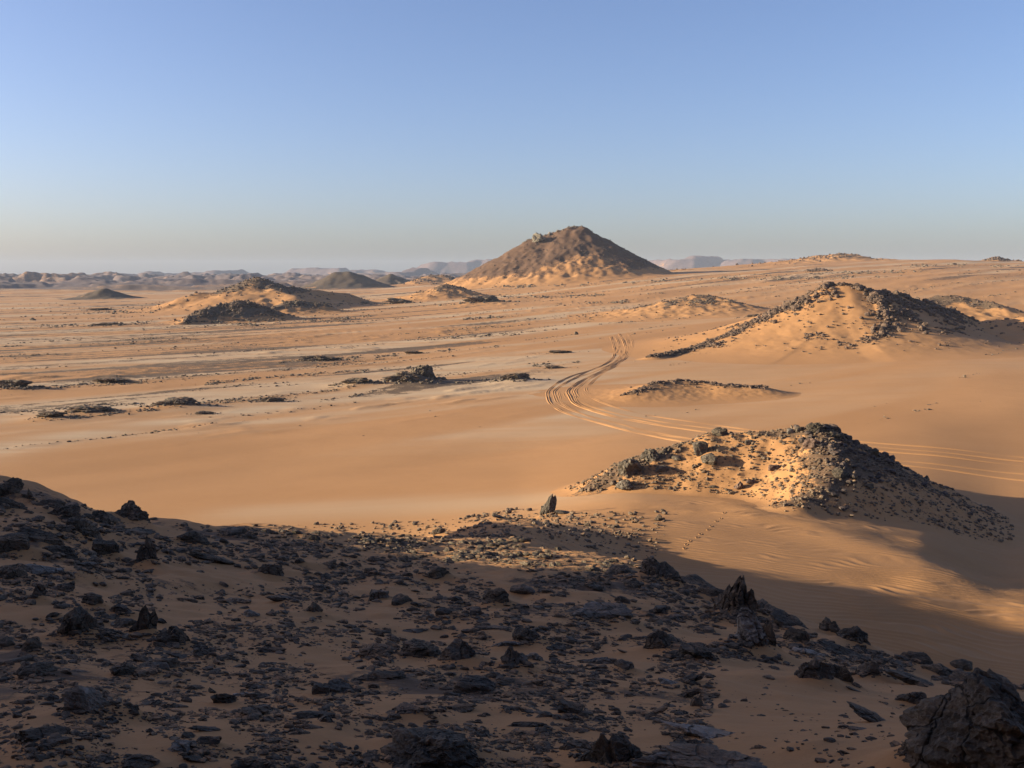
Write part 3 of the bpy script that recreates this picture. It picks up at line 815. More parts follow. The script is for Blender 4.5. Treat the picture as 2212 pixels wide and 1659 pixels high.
# ------------------------------------------------------------------ hills: ridge lines with sloping sides, standing on the sheet
def hill(name, lines, slope=.55, conc=4.0, res=1.0, foot=1.0, round_=.5, namp=.4, nlam=6., gully=0., mat=None, rockfn=None, label=None, minlift=None, cap=0.):
    L = [np.array([at(u, v, r) for u, v, r in ln]) for ln in lines]
    allp = np.concatenate(L)
    g0 = Hg(allp[:, 0], allp[:, 1])
    top = max((allp[:, 2] - g0).max(), 1.0)
    T = top / slope; D = conc * T
    pad = T / (1 - 1 / conc) * 1.12 + foot * 2 + 3 + cap
    x0, y0 = allp[:, :2].min(0) - pad; x1, y1 = allp[:, :2].max(0) + pad
    nx, ny = int((x1 - x0) / res) + 2, int((y1 - y0) / res) + 2
    X, Y = np.meshgrid(x0 + np.arange(nx) * res, y0 + np.arange(ny) * res, indexing='ij')
    wx = X + namp * 1.2 * fbm2(X / nlam + 3, Y / nlam, 3); wy = Y + namp * 1.2 * fbm2(X / nlam, Y / nlam + 11, 3)
    Z = None; dm = None
    for P in L:
        for d, h in seg_dist(wx, wy, P):
            dd = np.maximum(0, np.sqrt(d * d + round_ ** 2) - round_ - cap)
            z = h - slope * dd / (1 + dd / D)
            if Z is None: Z, dm = z, d
            else: Z = smax(z, Z, max(.25, round_ * .35)); dm = np.minimum(dm, d)
    G = Hg(X, Y)
    lift = Z - G
    en = sstep(-foot, top * .25, lift)
    Z = Z + en * (namp * fbm2(X / nlam, Y / nlam, 5, .55) + namp * .4 * fbm2(X / nlam * 4, Y / nlam * 4, 3))
    if gully: Z = Z - en * gully * np.abs(fbm2(X / (nlam * 1.3) + 40, Y / (nlam * 1.3), 3))
    fuzz = foot * (1 + .8 * fbm2(X / (foot * 7 + 1), Y / (foot * 7 + 1) + 60, 3))
    S = smax(Z, G - .02 - .03 * foot, foot)
    lift = Z - G
    keepv = lift > -foot * .98
    HILLS.append((x0, y0, res, np.where(keepv, S, -1e3)))
    rel = np.clip((S - G) / top, 0, 1)
    gr = rockfn(X, Y, S, rel, dm, lift, project(np.stack([X.ravel(), Y.ravel(), S.ravel()], 1))) if rockfn else np.zeros_like(X)
    F = grid_faces(nx, ny)
    F = F[keepv.ravel()[F].any(1)]
    used = np.unique(F); rem = np.full(nx * ny, -1); rem[used] = np.arange(len(used))
    V = np.stack([X, Y, S], -1).reshape(-1, 3)[used]
    me = mesh_from(name, V, rem[F], mat or M_SAND, True, {'gravel': np.clip(gr, 0, 1).ravel()[used], 'pale': np.zeros(len(used))})
    o = obj(name, me, kind='structure')
    if label: o['label'] = label
    return dict(o=o, X=X, Y=Y, S=S, rel=rel, dm=dm, lift=lift, gr=np.clip(gr, 0, 1), lines=L, top=top)

def rubble(hl, n, smin, smax_, mat, seed, weight=None, name='rubble', sub=1, pw=2.6, flat=(.4, .9), kinds=('boulder', 'slab', 'block', 'tilt')):
    w = (hl['gr'] ** 2 if weight is None else weight) * (hl['lift'] > 0)
    if w.sum() <= 0: return None
    w = w.ravel() / w.sum(); rg = np.random.RandomState(seed)
    id_ = rg.choice(len(w), n, p=w)
    res = hl['X'][1, 0] - hl['X'][0, 0]
    x = hl['X'].ravel()[id_] + rg.uniform(-.5, .5, n) * res; y = hl['Y'].ravel()[id_] + rg.uniform(-.5, .5, n) * res
    P = np.stack([x, y, Hall(x, y)], 1)
    size = smin + (smax_ - smin) * rg.rand(n) ** pw
    return obj(name, scatter_mesh(name, P, size, mat, seed, sub, flat, kinds=kinds), hl['o'], kind='stuff')

# knoll beside the slope
def knoll_rock(X, Y, S, rel, dm, lift, pr):
    u = pr[0].reshape(X.shape); v = pr[1].reshape(X.shape)
    return np.clip(.40 + .28 * fbm2(X / 4, Y / 4, 3) + .42 * sstep(1690, 1800, u) * (1 - .95 * sstep(985, 1070, v)) + .25 * (dm < 1.6) + .2 * sstep(1500, 1380, u) - .3 * (1 - sstep(.02, .12, rel)), .02, 1)
knoll = hill('rocky_knoll', [
    [(1250, 1086, 88), (1290, 1058, 89.5), (1340, 1026, 91), (1380, 992, 92), (1430, 973, 93), (1540, 941, 94.5), (1650, 934, 95), (1730, 926, 95), (1765, 922, 95), (1830, 952, 96.5), (1865, 974, 97)],
    [(1765, 922, 95), (1785, 958, 91), (1800, 1010, 86), (1770, 1052, 82), (1710, 1090, 78)]],
    slope=.62, conc=9, res=.22, foot=.9, round_=1.2, namp=.35, nlam=5, rockfn=knoll_rock)
M_RUB_KNOLL = rock_mat('knoll_rubble', (.072, .048, .032), (.170, .115, .075), .05, (.27, .19, .125), scale=.6, dust=.85)
wk = knoll['gr'] ** 2.2
rubble(knoll, 5200, .06, .42, M_RUB_KNOLL, 3, knoll['gr'] ** 1.3, pw=4)
M_RUB_DARK = rock_mat('knoll_dark_rubble', (.036, .026, .022), (.088, .062, .052), .03, (.2, .17, .15), scale=.6, dust=.3)
rubble(knoll, 4200, .10, .42, M_RUB_KNOLL, 31, (knoll['rel'] > .04) * (.35 + sstep(-.1, .5, fbm2(knoll['X'] / 2.5, knoll['Y'] / 2.5, 3))), pw=3.2)
_u = project(np.stack([knoll['X'].ravel(), knoll['Y'].ravel(), knoll['S'].ravel()], 1))
ku, kv = _u[0].reshape(knoll['X'].shape), _u[1].reshape(knoll['X'].shape)
rubble(knoll, 460, .15, .9, M_RUB_DARK, 4, sstep(1700, 1790, ku) * (1 - sstep(960, 1075, kv) * .93) * np.exp(-knoll['dm'] / 4.5) + .02 * sstep(1740, 1800, ku), sub=2)
rubble(knoll, 170, .15, .6, M_RUB_KNOLL, 5, sstep(1480, 1380, ku) * np.exp(-knoll['dm'] / 1.8) + .25 * np.exp(-knoll['dm'] / 1.1), sub=2)

# the ridged hill on the right
def rh_rock(X, Y, S, rel, dm, lift, pr):
    u = pr[0].reshape(X.shape); n = fbm2(X / 9, Y / 9, 4)
    g = .8 * np.exp(-(dm / 2.6) ** 2) + .45 * np.exp(-(dm / 11) ** 2) * (u < 1800) * sstep(-.25, .3, n)
    g += .45 * sstep(.35, .9, rel) * sstep(-.2, .4, n) + .55 * sstep(1905, 1960, u) * sstep(.12, .5, rel) * sstep(-.35, .3, n)
    g += .42 * sstep(.15, .5, n) * sstep(.06, .14, rel) * (1 - sstep(.3, .45, rel))
    return g
rh = hill('rocky_hill', [
    [(1409, 770, 272), (1517, 748, 292), (1622, 709, 306), (1701, 671, 314), (1768, 630, 319), (1790, 617, 320), (1827, 613, 321), (1885, 631, 319), (1939, 637, 330), (1994, 652, 341), (2061, 673, 352), (2123, 700, 360), (2200, 722, 364)],
    [(1885, 631, 319), (1906, 662, 309), (1914, 700, 299), (1906, 733, 290), (1866, 748, 284)]],
    slope=.62, conc=2.3, res=.55, foot=2.2, round_=.9, namp=.32, nlam=14, rockfn=rh_rock)
M_RUB_HILL = rock_mat('hill_rubble', (.060, .037, .026), (.145, .090, .060), .03, (.25, .18, .13), scale=.3, dust=.35)
wr = rh['gr'] ** 2.4
rubble(rh, 9000, .15, 1.1, M_RUB_HILL, 8, wr + .02 * (rh['rel'] > .08) * sstep(-.1, .4, fbm2(rh['X'] / 12, rh['Y'] / 12, 3)), pw=3.5)
_pr = project(np.stack([rh['X'].ravel(), rh['Y'].ravel(), rh['S'].ravel()], 1))[0].reshape(rh['X'].shape)
rubble(rh, 700, .5, 2.0, M_RUB_HILL, 81, sstep(1912, 1960, _pr) * sstep(.2, .55, rh['rel']) * sstep(.0, .45, fbm2((rh['X'] + rh['Y']) / 6, (rh['X'] - rh['Y']) / 16, 3)), sub=2, pw=2.5, kinds=('block', 'tilt', 'boulder'))
nz = sstep(-.25, .35, fbm2(rh['X'] / 7, rh['Y'] / 7, 3))
rubble(rh, 1500, .4, 2.4, M_RUB_HILL, 9, (np.exp(-rh['dm'] / 1.5) + .035 * np.exp(-rh['dm'] / 9) * (_pr < 1850)) * sstep(.15, .7, rh['rel']) * nz, sub=2, pw=3, kinds=('block', 'horn', 'tilt', 'boulder', 'knob'))
# low mound before it
def edge_rock(X, Y, S, rel, dm, lift, pr):
    return .75 * np.exp(-(dm / 1.6) ** 2) + .4 * sstep(.3, .9, rel) * sstep(-.3, .3, fbm2(X / 3, Y / 3, 3))
mound = hill('low_mound', [[(1360, 853, 188), (1388, 840, 191), (1418, 828, 195), (1470, 822, 199), (1520, 826, 199), (1565, 832, 197), (1640, 834, 197)]],
             slope=.36, conc=2.2, res=.25, foot=.6, round_=1.2, namp=.14, nlam=5, rockfn=edge_rock)
rubble(mound, 1500, .12, .75, M_RUB_HILL, 12, (np.exp(-(mound['dm'] / 1.1) ** 2) + .06 * mound['gr']) * sstep(-.3, .2, fbm2(mound['X'] / 2.5, mound['Y'] / 2.5, 3)), pw=3)

# the cone
def cone_rock(X, Y, S, rel, dm, lift, pr):
    u = pr[0].reshape(X.shape); v = pr[1].reshape(X.shape)
    n = fbm2(X / 28, Y / 28, 5, .6); n2 = fbm2(X / 9, Y / 9, 4, .6)
    g = .66 + .45 * sstep(.22, .58, rel + .15 * n) + .18 * n2
    sandpatch = np.exp(-((u - 1265) / 75) ** 2) * sstep(1.0, .2, rel) * sstep(.66, .45, rel)
    g -= .45 * sandpatch * sstep(-.6, .3, n) + .35 * sstep(.22, .04, rel)
    g += .22 * sstep(1330, 1390, u) * sstep(.05, .2, rel) + .30 * sstep(1200, 1100, u) * sstep(.12, .35, rel)
    return np.clip(g, .03, 1)
M_CONE = sand_mat('cone_scree', (.082, .047, .032), gscale=.9, gbig=.09)
cone = hill('cone_hill', [[(1236, 489, 1000), (1256, 489, 1000)], [(1150, 516, 992), (1165, 514, 995), (1190, 502, 998), (1240, 489, 1000)], [(1150, 516, 992), (1095, 560, 985)],
                          [(1256, 489, 1000), (1300, 514, 998)]],
            slope=.64, conc=5, res=1.5, foot=4, round_=5, namp=1.2, nlam=16, gully=3.2, mat=M_CONE, rockfn=cone_rock)
rubble(cone, 1100, .5, 1.8, M_RUB_HILL, 15, (cone['gr'] ** 1.5) * (cone['rel'] > .03))
# left hills and the rest of the middle distance
def top_rock(a=.25, b=.8, base=.1, amt=.75, lam=20):
    def f(X, Y, S, rel, dm, lift, pr):
        return base + amt * sstep(a, b, rel + .35 * fbm2(X / lam, Y / lam, 4)) + .25 * fbm2(X / lam * 3, Y / lam * 3, 3) - .2 * (rel < .05)
    return f
M_HILL = sand_mat('hill_scree', (.095, .066, .046), gscale=.9, gbig=.10)
M_DARKHILL = sand_mat('dark_scree', (.062, .049, .040), gscale=.5, gbig=.07)
lh = hill('sand_hill', [[(334, 670, 668), (428, 634, 690), (448, 631, 692), (499, 625, 697), (545, 607, 700), (560, 601, 701), (600, 618, 702), (640, 621, 708), (701, 630, 722), (745, 634, 730)], [(560, 601, 701), (590, 622, 680), (640, 640, 655)]],
          slope=.42, conc=3, res=1.2, foot=3, round_=3, namp=1.2, nlam=28, gully=.6, mat=M_HILL, rockfn=top_rock(.35, .85, .2, .75))
rubble(lh, 900, .6, 2.2, M_RUB_HILL, 18)
dr = hill('rocky_ridge', [[(390, 697, 508), (438, 672, 528), (472, 658, 538), (505, 652, 542), (539, 653, 544), (575, 667, 540)]], slope=.5, conc=3, res=.8, foot=1.4, round_=1.2, namp=1.3, nlam=9,
          mat=M_HILL, rockfn=top_rock(.1, .5, .35, .7, 9))
rubble(dr, 2200, .3, 1.9, M_RUB_HILL, 19, dr['gr'] ** 2 * np.exp(-dr['dm'] / 9) * sstep(-.4, .2, fbm2(dr['X'] / 6, dr['Y'] / 6, 3)), pw=3)
for i, (ln, sl, mt, rs_, a) in enumerate([
    ([(655, 629, 1480), (690, 608, 1500), (711, 593, 1510), (725, 588, 1510), (752, 586, 1510), (782, 589, 1510), (812, 608, 1500), (850, 627, 1480)],   .68, M_DARKHILL, 3.0, .9),
    ([(815, 611, 1690), (846, 591, 1700), (866, 599, 1700), (905, 611, 1690)], .5, M_DARKHILL, 3.0, .9),
    ([(895, 608, 1580), (933, 594, 1600), (954, 595, 1600), (980, 608, 1590)], .4, M_HILL, 3.0, .5),
    ([(182, 637, 1040), (216, 626, 1050), (226, 623, 1050), (249, 630, 1050), (285, 638, 1040)], .45, M_DARKHILL, 2.0, .8),
    ([(930, 629, 765), (948, 622, 770), (964, 613, 775), (985, 617, 775), (1028, 632, 765)], .4, M_HILL, 1.2, .6),
    ([(590, 664, 600), (625, 652, 610), (655, 650, 615), (700, 657, 610)], .4, M_HILL, 1.0, .8),
    ([(1440, 650, 470), (1500, 637, 478), (1530, 637, 478), (1585, 650, 470)], .3, M_HILL, .8, .55),
    ([(1985, 656, 420), (2030, 638, 432), (2062, 637, 432), (2100, 645, 430), (2160, 657, 425)], .4, M_HILL, .8, .75),
    ([(2090, 705, 340), (2150, 690, 352), (2212, 684, 356), (2300, 690, 350)], .25, M_HILL, .8, .2),
    ([(1720, 594, 900), (1770, 583, 915), (1830, 593, 900)], .3, M_HILL, 2.0, .5),
    ([(1600, 580, 1300), (1690, 567, 1300), (1770, 551, 1310), (1830, 549, 1310), (1900, 557, 1310), (2000, 567, 1300)], .22, M_HILL, 2.5, .45),
    ([(2080, 566, 1330), (2125, 562, 1340), (2160, 557, 1340), (2185, 562, 1340), (2260, 566, 1330)], .35, M_HILL, 2.5, .75),
]):
    hl = hill('dark_hill' if mt is M_DARKHILL else 'sandy_hill', [ln], slope=sl, conc=3.5, res=rs_, foot=rs_ * 1.3, round_=rs_ * 1.5, namp=rs_ * .8, nlam=rs_ * 14, gully=rs_ * .9, mat=mt,
              rockfn=top_rock(.2, .75, .15 if mt is M_HILL else .9, a, rs_ * 14))
    if mt is M_HILL: rubble(hl, 260, rs_ * .5, rs_ * 1.6, M_RUB_HILL, 40 + i)

# far table mountains
M_MESA = sand_mat('mesa_rock', (.100, .070, .076), gscale=.05, gbig=.012)
def mesa_rock(X, Y, S, rel, dm, lift, pr): return .84 + .3 * fbm2(X / 160, Y / 160, 4) + .2 * sstep(.5, .9, rel)
for ln, r in [
    ([(-60, 600), (0, 598), (17, 594), (60, 593), (111, 594), (125, 599), (165, 596), (202, 596), (248, 600)], 6800),
    ([(244, 602), (262, 593), (275, 591), (297, 593), (310, 598), (345, 602)], 5600),
    ([(300, 596), (322, 590), (330, 587), (340, 592), (380, 590), (430, 589), (462, 584), (509, 582), (526, 591), (560, 596)], 6500),
    ([(560, 597), (600, 594), (634, 585), (645, 579), (690, 578), (735, 579), (750, 588), (775, 582), (812, 582), (850, 590)], 6900),
    ([(830, 596), (862, 588), (890, 582), (906, 577), (920, 585), (945, 594)], 5200),
    ([(905, 585), (925, 570), (940, 566), (1008, 564), (1040, 561), (1062, 560), (1085, 572), (1120, 585)], 7300),
    ([(1375, 577), (1398, 566), (1416, 561), (1470, 559), (1486, 559), (1500, 553), (1546, 554), (1560, 560), (1596, 562), (1612, 558), (1640, 560), (1715, 560), (1770, 564)], 7000),
    ([(1890, 575), (1920, 562), (1950, 562), (1990, 575)], 7400),
    ([(60, 622), (100, 612), (135, 614), (170, 622)], 3300),
    ([(420, 622), (470, 607), (520, 606), (570, 612), (610, 622)], 3900),
    ([(310, 616), (350, 605), (390, 606), (430, 615)], 4600)]:
    hill('mesa', [[(u, v, r + 120 * math.sin(u * .05)) for u, v in ln]], slope=.85, conc=2.4, res=16, foot=14, round_=10, cap=38, namp=8, nlam=150, gully=22, mat=M_MESA, rockfn=mesa_rock)

# ------------------------------------------------------------------ rock outcrops of the plain
M_OUT = {'brown': rock_mat('outcrop_brown', (.075, .054, .038), (.165, .120, .082), .08, (.30, .24, .17), scale=.35, dust=.9),
         'dark': rock_mat('outcrop_dark', (.080, .058, .041), (.150, .110, .077), .04, (.2, .17, .14), scale=.4, dust=.8)}
for i, (u, v, w, h, lab, kind, mat) in enumerate(OUT):
    f, wm, hm = outs[i]
    nm = 'rock_outcrop' if w > 15 else 'boulder'
    ns = 5 if w > 50 else (4 if w > 20 else 3)
    dpt = wm * (.75 if i == 0 else .5)
    me = rock_mesh(7000 + i * 13, wm, dpt, hm * 1.5, kind, ns, R(2), R(12) if kind == 'ledge' else 0, 0, M_OUT[mat], .3, nm)
    o = obj(nm, me, label=lab, category='outcrop' if w > 15 else 'boulder')
    yy = f[1] + dpt * .35
    o.location = (f[0], yy, float(Hg(f[0], yy)) - .05 * hm)
# outcrop on the shoulder of the cone
p = at(1164, 529, 985)
me = rock_mesh(7777, 14, 11, 12.5, 'knob', 5, 0, 0, 0, rock_mat('cone_outcrop_rock', (.13, .105, .075), (.25, .205, .15), .1, (.32, .27, .2), scale=.12, dust=.2), .25, 'rock_outcrop')
o = obj('rock_outcrop', me, label='pale grey crag jutting from the left shoulder of the cone hill', category='outcrop')
o.location = (p[0], p[1], float(Hall(p[0], p[1])) - 1.5)
M_CAP = rock_mat('caprock', (.09, .07, .055), (.19, .155, .12), .1, (.28, .24, .19), scale=.12, dust=.2)
cw = np.exp(-(cone['dm'] / 4) ** 2) * (cone['rel'] > .72)
_pu = project(np.stack([cone['X'].ravel(), cone['Y'].ravel(), cone['S'].ravel()], 1))[0].reshape(cone['X'].shape)
rubble(cone, 70, 1.0, 3.2, M_CAP, 77, cw * (_pu < 1262), name='caprock', sub=2)

# ------------------------------------------------------------------ boulders of the knoll
K = []
def kb(u, v, w, h, kind, mat, label): K.append(dict(u=u, v=v + 1, w=w * 1.08, h=h * .86, kind=kind, tilt=0, mat=mat, label=label, seed=5000 + len(K) * 11, ref=None))
kb(1554, 943, 32, 25, 'knob', 'dark', 'dark knobby boulder on the knoll skyline against the tyre tracks')
kb(1512, 985, 30, 38, 'block', 'grey', 'tall grey boulder on the knoll, upper of the sunlit pair')
kb(1532, 1005, 34, 29, 'boulder', 'grey', 'rounded grey boulder on the knoll, lower of the sunlit pair')
kb(1403, 998, 38, 34, 'knob', 'grey', 'craggy grey boulder with dark top on the left end of the knoll')
kb(1360, 1032, 46, 46, 'knob', 'grey', 'largest craggy boulder at the left end of the knoll')
kb(1349, 1060, 36, 26, 'knob', 'grey', 'craggy boulder below the largest one at the left foot of the knoll')
kb(1461, 995, 20, 12, 'boulder', 'grey', 'small stone left of the sunlit pair on the knoll')
kb(1430, 1020, 26, 16, 'boulder', 'grey', 'grey stone between the left crags and the sunlit pair on the knoll')
kb(1448, 974, 10, 9, 'boulder', 'brown', 'tiny brown stone balanced on the left skyline of the knoll')
kb(1433, 980, 18, 10, 'boulder', 'brown', 'small brown rock beneath the tiny balanced stone on the knoll')
kb(1708, 936, 15, 12, 'block', 'pale', 'small pale block left of the knoll summit')
kb(1727, 933, 18, 13, 'block', 'brown', 'brown block on the skyline just left of the knoll summit')
kb(1758, 936, 30, 26, 'knob', 'dark', 'dark summit boulder, highest point of the knoll')
kb(1755, 970, 36, 28, 'knob', 'red', 'reddish craggy boulder below the knoll summit')
kb(1806, 948, 28, 18, 'knob', 'dark', 'black boulder on the skyline right of the knoll summit')
kb(1885, 984, 22, 20, 'boulder', 'dark', 'lone rounded black boulder on the right skyline of the knoll')
kb(1672, 1016, 24, 14, 'block', 'red', 'reddish rock in the middle of the sunlit knoll face')
kb(1598, 1059, 20, 18, 'horn', 'red', 'small pointed reddish rock low on the sunlit knoll face')
kb(1623, 1046, 18, 12, 'horn', 'red', 'small reddish rock behind the pointed one low on the knoll')
kb(1540, 1053, 16, 9, 'slab', 'brown', 'small tilted brown slab low on the left knoll face')
kb(1655, 1061, 26, 8, 'slab', 'red', 'flat reddish slab at the foot of the sunlit knoll face')
kb(1815, 1033, 32, 24, 'boulder', 'dark', 'large black boulder on the shaded side of the knoll')
kb(1875, 1054, 22, 12, 'boulder', 'dark', 'low black boulder on the shaded side, right of the large black one')
kb(1617, 959, 16, 11, 'block', 'grey', 'grey stone with a shadow streak near the top of the knoll')
kb(2002, 1031, 11, 13, 'boulder', 'dark', 'small dark stone far down the right skyline of the knoll')
for e in K:
    o = place_rock(e, fn=Hall, rmax=110, name='boulder' if e['w'] > 20 else 'rock')
    o['label'] = e['label']; o['category'] = 'boulder' if e['w'] > 20 else 'rock'; o['group'] = 'boulders on the knoll'

# ------------------------------------------------------------------ labels of the slope rocks
def where(e): return e['u'], e['v'] - e['h'] * .4
refs = [e for e in H if e['ref']]
ORD = ['first', 'second', 'third', 'fourth', 'fifth', 'sixth', 'seventh', 'eighth', 'ninth', 'tenth', 'eleventh', 'twelfth', 'thirteenth', 'fourteenth', 'fifteenth']
KN = {'boulder': 'rounded', 'slab': 'flat', 'block': 'blocky', 'horn': 'pointed', 'tilt': 'tilted', 'knob': 'craggy'}
MN = {'dark': 'dark', 'grey': 'grey', 'pale': 'pale', 'brown': 'brown', 'red': 'reddish'}
seen = {}
todo = sorted([e for e in H + LOOSE if not e['label']], key=lambda e: min(math.hypot(where(e)[0] - where(r)[0], 1.4 * (where(e)[1] - where(r)[1])) for r in refs))
for e in todo:
    x, y = where(e)
    r = min(refs, key=lambda q: math.hypot(x - where(q)[0], 1.4 * (y - where(q)[1])))
    dx, dy = x - where(r)[0], y - where(r)[1]
    if abs(dx) > 1.3 * abs(dy): w_ = 'right of' if dx > 0 else 'left of'
    else: w_ = 'in front of' if dy > 0 else 'behind'
    kd = KN[e['kind']] + ' ' + MN[e['mat']] + ' rock'
    key = (kd, w_, r['ref']); n_ = seen.get(key, 0); seen[key] = n_ + 1
    e['label'] = kd + ', the ' + ORD[n_] + ' such one ' + w_ + ' ' + r['ref']
for e in H + LOOSE:
    o = e['o']; o['label'] = e['label']; o['category'] = 'boulder' if e['nm'] == 'boulder' else 'rock'
    o['group'] = 'loose rocks on the shaded slope'; o['kind'] = 'thing'

# ------------------------------------------------------------------ uncountable stones
rg = np.random.RandomState(5)
def slope_points(n, seed, lo=0, hi=1):
    rg = np.random.RandomState(seed)
    u = rg.uniform(-120, 2330, n * 3); c = np.interp(u, [-120,0,250,500,800,1100,1250,1400,1550,1700,1850,2000,2330], [1040,1055,1122,1143,1158,1155,1200,1226,1285,1345,1396,1436,1510])
    v = c + (1690 - c) * (lo + (hi - lo) * rg.rand(n * 3)) ** 1.0
    keep = fbm2(u / 130, v / 45, 4) * 1.5 + rg.uniform(-.4, .4, n * 3) > -.03
    keep &= ~((u > 1540) & (v > 1420 + (u - 1540) * .12) & (rg.rand(n * 3) < .94))
    keep &= ~((u > 330) & (u < 560) & (v > 1240) & (v < 1325) & (rg.rand(n * 3) < .75))
    u, v = u[keep][:n], v[keep][:n]
    # meet the land
    dx, dy, dz = ray(u, v); n_ = np.hypot(dx, dy)
    out = np.zeros((len(u), 3)); done = np.zeros(len(u), bool)
    for t in np.geomspace(2.7, 72, 900):
        k = t / n_
        h = dz * k < Hg(dx * k, dy * k)
        new = h & ~done
        out[new] = np.stack([dx * k, dy * k, dz * k], 1)[new]; done |= h
    out = out[done]; out[:, 2] = Hg(out[:, 0], out[:, 1])
    return out
P = slope_points(9500, 21)
dist = np.linalg.norm(P, axis=1)
px = 8 + 19 * rg.rand(len(P)) ** 2.2
obj('scattered_stones', scatter_mesh('scattered_stones', P, px * dist / FPX, M_STONE, 22, 2, (.22, .6), kinds=('slab', 'tilt', 'block', 'tilt', 'slab', 'boulder'), sink=.42, elong=(.35, .8), align=-.35), kind='stuff',
    label='small dark stones strewn over the shaded sand slope', category='stones')
P = slope_points(20000, 23)
dist = np.linalg.norm(P, axis=1)
px = 2.5 + 5.5 * rg.rand(len(P)) ** 2
obj('scattered_pebbles', scatter_mesh('scattered_pebbles', P, px * dist / FPX, M_STONE, 24, 1, (.2, .55), sink=.4), kind='stuff',
    label='fine pebbles sprinkled over the shaded sand slope', category='pebbles')
# rubble at the lit crest and out to the horn
u = np.concatenate([rg.uniform(520, 1100, 420), rg.uniform(1000, 1420, 500), rg.uniform(1180, 1440, 230)]); n_ = len(u)
c = np.interp(u, [500, 800, 1000, 1100, 1200, 1420], [1138, 1130, 1120, 1100, 1105, 1165])
v = c + rg.rand(n_) ** 1.3 * 62
v[920:] = rg.uniform(1105, 1160, 230)
pts = np.array([hit(a, b, 90) for a, b in zip(u, v)])
obj('sunlit_rubble', scatter_mesh('sunlit_rubble', pts, (3 + 11 * rg.rand(n_) ** 2.5) * np.linalg.norm(pts, axis=1) / FPX, M_RUB_KNOLL, 26, 2, (.3, .75)), kind='stuff',
    label='broken rubble catching the sun along the crest of the slope', category='rubble')
n_ = 520; u = rg.uniform(-20, 1450, n_ * 3); u = u[fbm2(u / 45, u * 0 + 4.2, 2) > rg.uniform(-.5, .35, n_ * 3)][:n_]; n_ = len(u); c = np.array([crest_row(a) for a in u]); v = c - 6 + 62 * rg.rand(n_) ** 1.5
pts = np.array([hit(a, b, 75) for a, b in zip(u, v)])
obj('crest_rubble', scatter_mesh('crest_rubble', pts, (6 + 20 * rg.rand(n_) ** 3) * np.linalg.norm(pts, axis=1) / FPX, M_STONE, 27, 2, (.25, .7), kinds=('slab', 'tilt', 'horn', 'block', 'slab'), sink=.4, elong=(.4, .9), align=-.3), kind='stuff',
    label='dark broken rock lining the top edge of the shaded slope', category='rubble')
# stones lying in streaks on the plain
def plain_points(n, seed):
    rg = np.random.RandomState(seed); out = []
    r = np.exp(rg.uniform(math.log(125), math.log(900), n * 25)); a = np.radians(rg.uniform(-29, 27, n * 25))
    x, y = np.sin(a) * r, np.cos(a) * r
    i = np.clip(np.searchsorted(AZ, np.degrees(a)) - 1, 0, na - 1); j = np.clip(np.searchsorted(RING, r) - 1, 0, nr - 1)
    s, t = .74 * x + .67 * y, -.67 * x + .74 * y
    d = sstep(.22, .5, fbm2(s / 60, t / 6, 4)) * sstep(-.05, .35, fbm2(s / 200, t / 28 + 50, 3)) + .0006
    d = d * np.where((U[i, j] > 1250) & (r < 380), .2, 1.0) * (r > 150) * (1 + r / 500)
    k = rg.rand(len(d)) < d * 1.5
    x, y = x[k][:n], y[k][:n]
    return np.stack([x, y, Hall(x, y)], 1)
P = plain_points(15000, 31)
sz = (.08 + .7 * rg.rand(len(P)) ** 5) * (.5 + np.hypot(P[:, 0], P[:, 1]) / 420)
obj('plain_rubble', scatter_mesh('plain_rubble', P, sz, M_OUT['brown'], 32, 1, (.25, .6)), kind='stuff',
    label='streaks of dark stones lying across the sand plain', category='stones')
# ragged lines of rock breaking through the plain
LINES = [[(70,914),(150,904),(230,895),(310,886),(375,882)], [(-20,892),(100,887),(200,874),(330,874)], [(-20,840),(100,838),(250,824),(330,830)], [(600,785),(690,774),(800,772),(900,764),(1080,747)],
 [(420,832),(560,817),(750,802),(950,792)], [(480,870),(640,860)], [(690,867),(780,852),(835,840)], [(1000,827),(1080,817),(1150,824)], [(500,692),(700,692),(800,682)], [(400,692),(560,702)],
 [(600,652),(720,657),(870,652)], [(1000,642),(1200,642),(1320,636)], [(1200,657),(1360,652)], [(1440,652),(1590,652)], [(1500,602),(1700,602),(1900,597)], [(1740,592),(1850,590),(2000,585)], [(1000,690),(1130,682)],
 [(720,830),(780,822),(850,830)], [(1050,620),(1250,616),(1440,606)], [(870,735),(1000,728),(1120,722)], [(200,672),(330,676)], [(90,705),(280,700),(330,694)], [(1150,790),(1250,782)], [(1940,575),(2060,572),(2200,576)]]
pp, ss = [], []
for ln in LINES:
    n = int((ln[-1][0] - ln[0][0]) * .9); t = np.sort(rg.rand(n)); uu = ln[0][0] + t * (ln[-1][0] - ln[0][0])
    vv = np.interp(uu, [q[0] for q in ln], [q[1] for q in ln])
    den = fbm2(uu / 38, np.full(n, ln[0][1] * 1.37), 3) + .25; ok = den > rg.uniform(-.25, .45, n)
    uu, vv, den = uu[ok], vv[ok], den[ok]
    p = np.array([hit(a, b + rg.normal(0, 1.6), 2500, Hall) for a, b in zip(uu, vv)])
    if not len(p): continue
    pp.append(p); ss.append((2.2 + 7.5 * rg.rand(len(p)) ** 2.2 * np.clip(den + .4, .3, 1)) * np.linalg.norm(p, axis=1) / FPX)
obj('rocky_streak', scatter_mesh('rocky_streak', np.concatenate(pp), np.concatenate(ss), M_OUT['dark'], 35, 2, (.25, .6), kinds=('ledge', 'slab', 'boulder', 'block'), sink=.35), kind='stuff',
    label='ragged lines of dark rock breaking through the sand plain', category='stones')
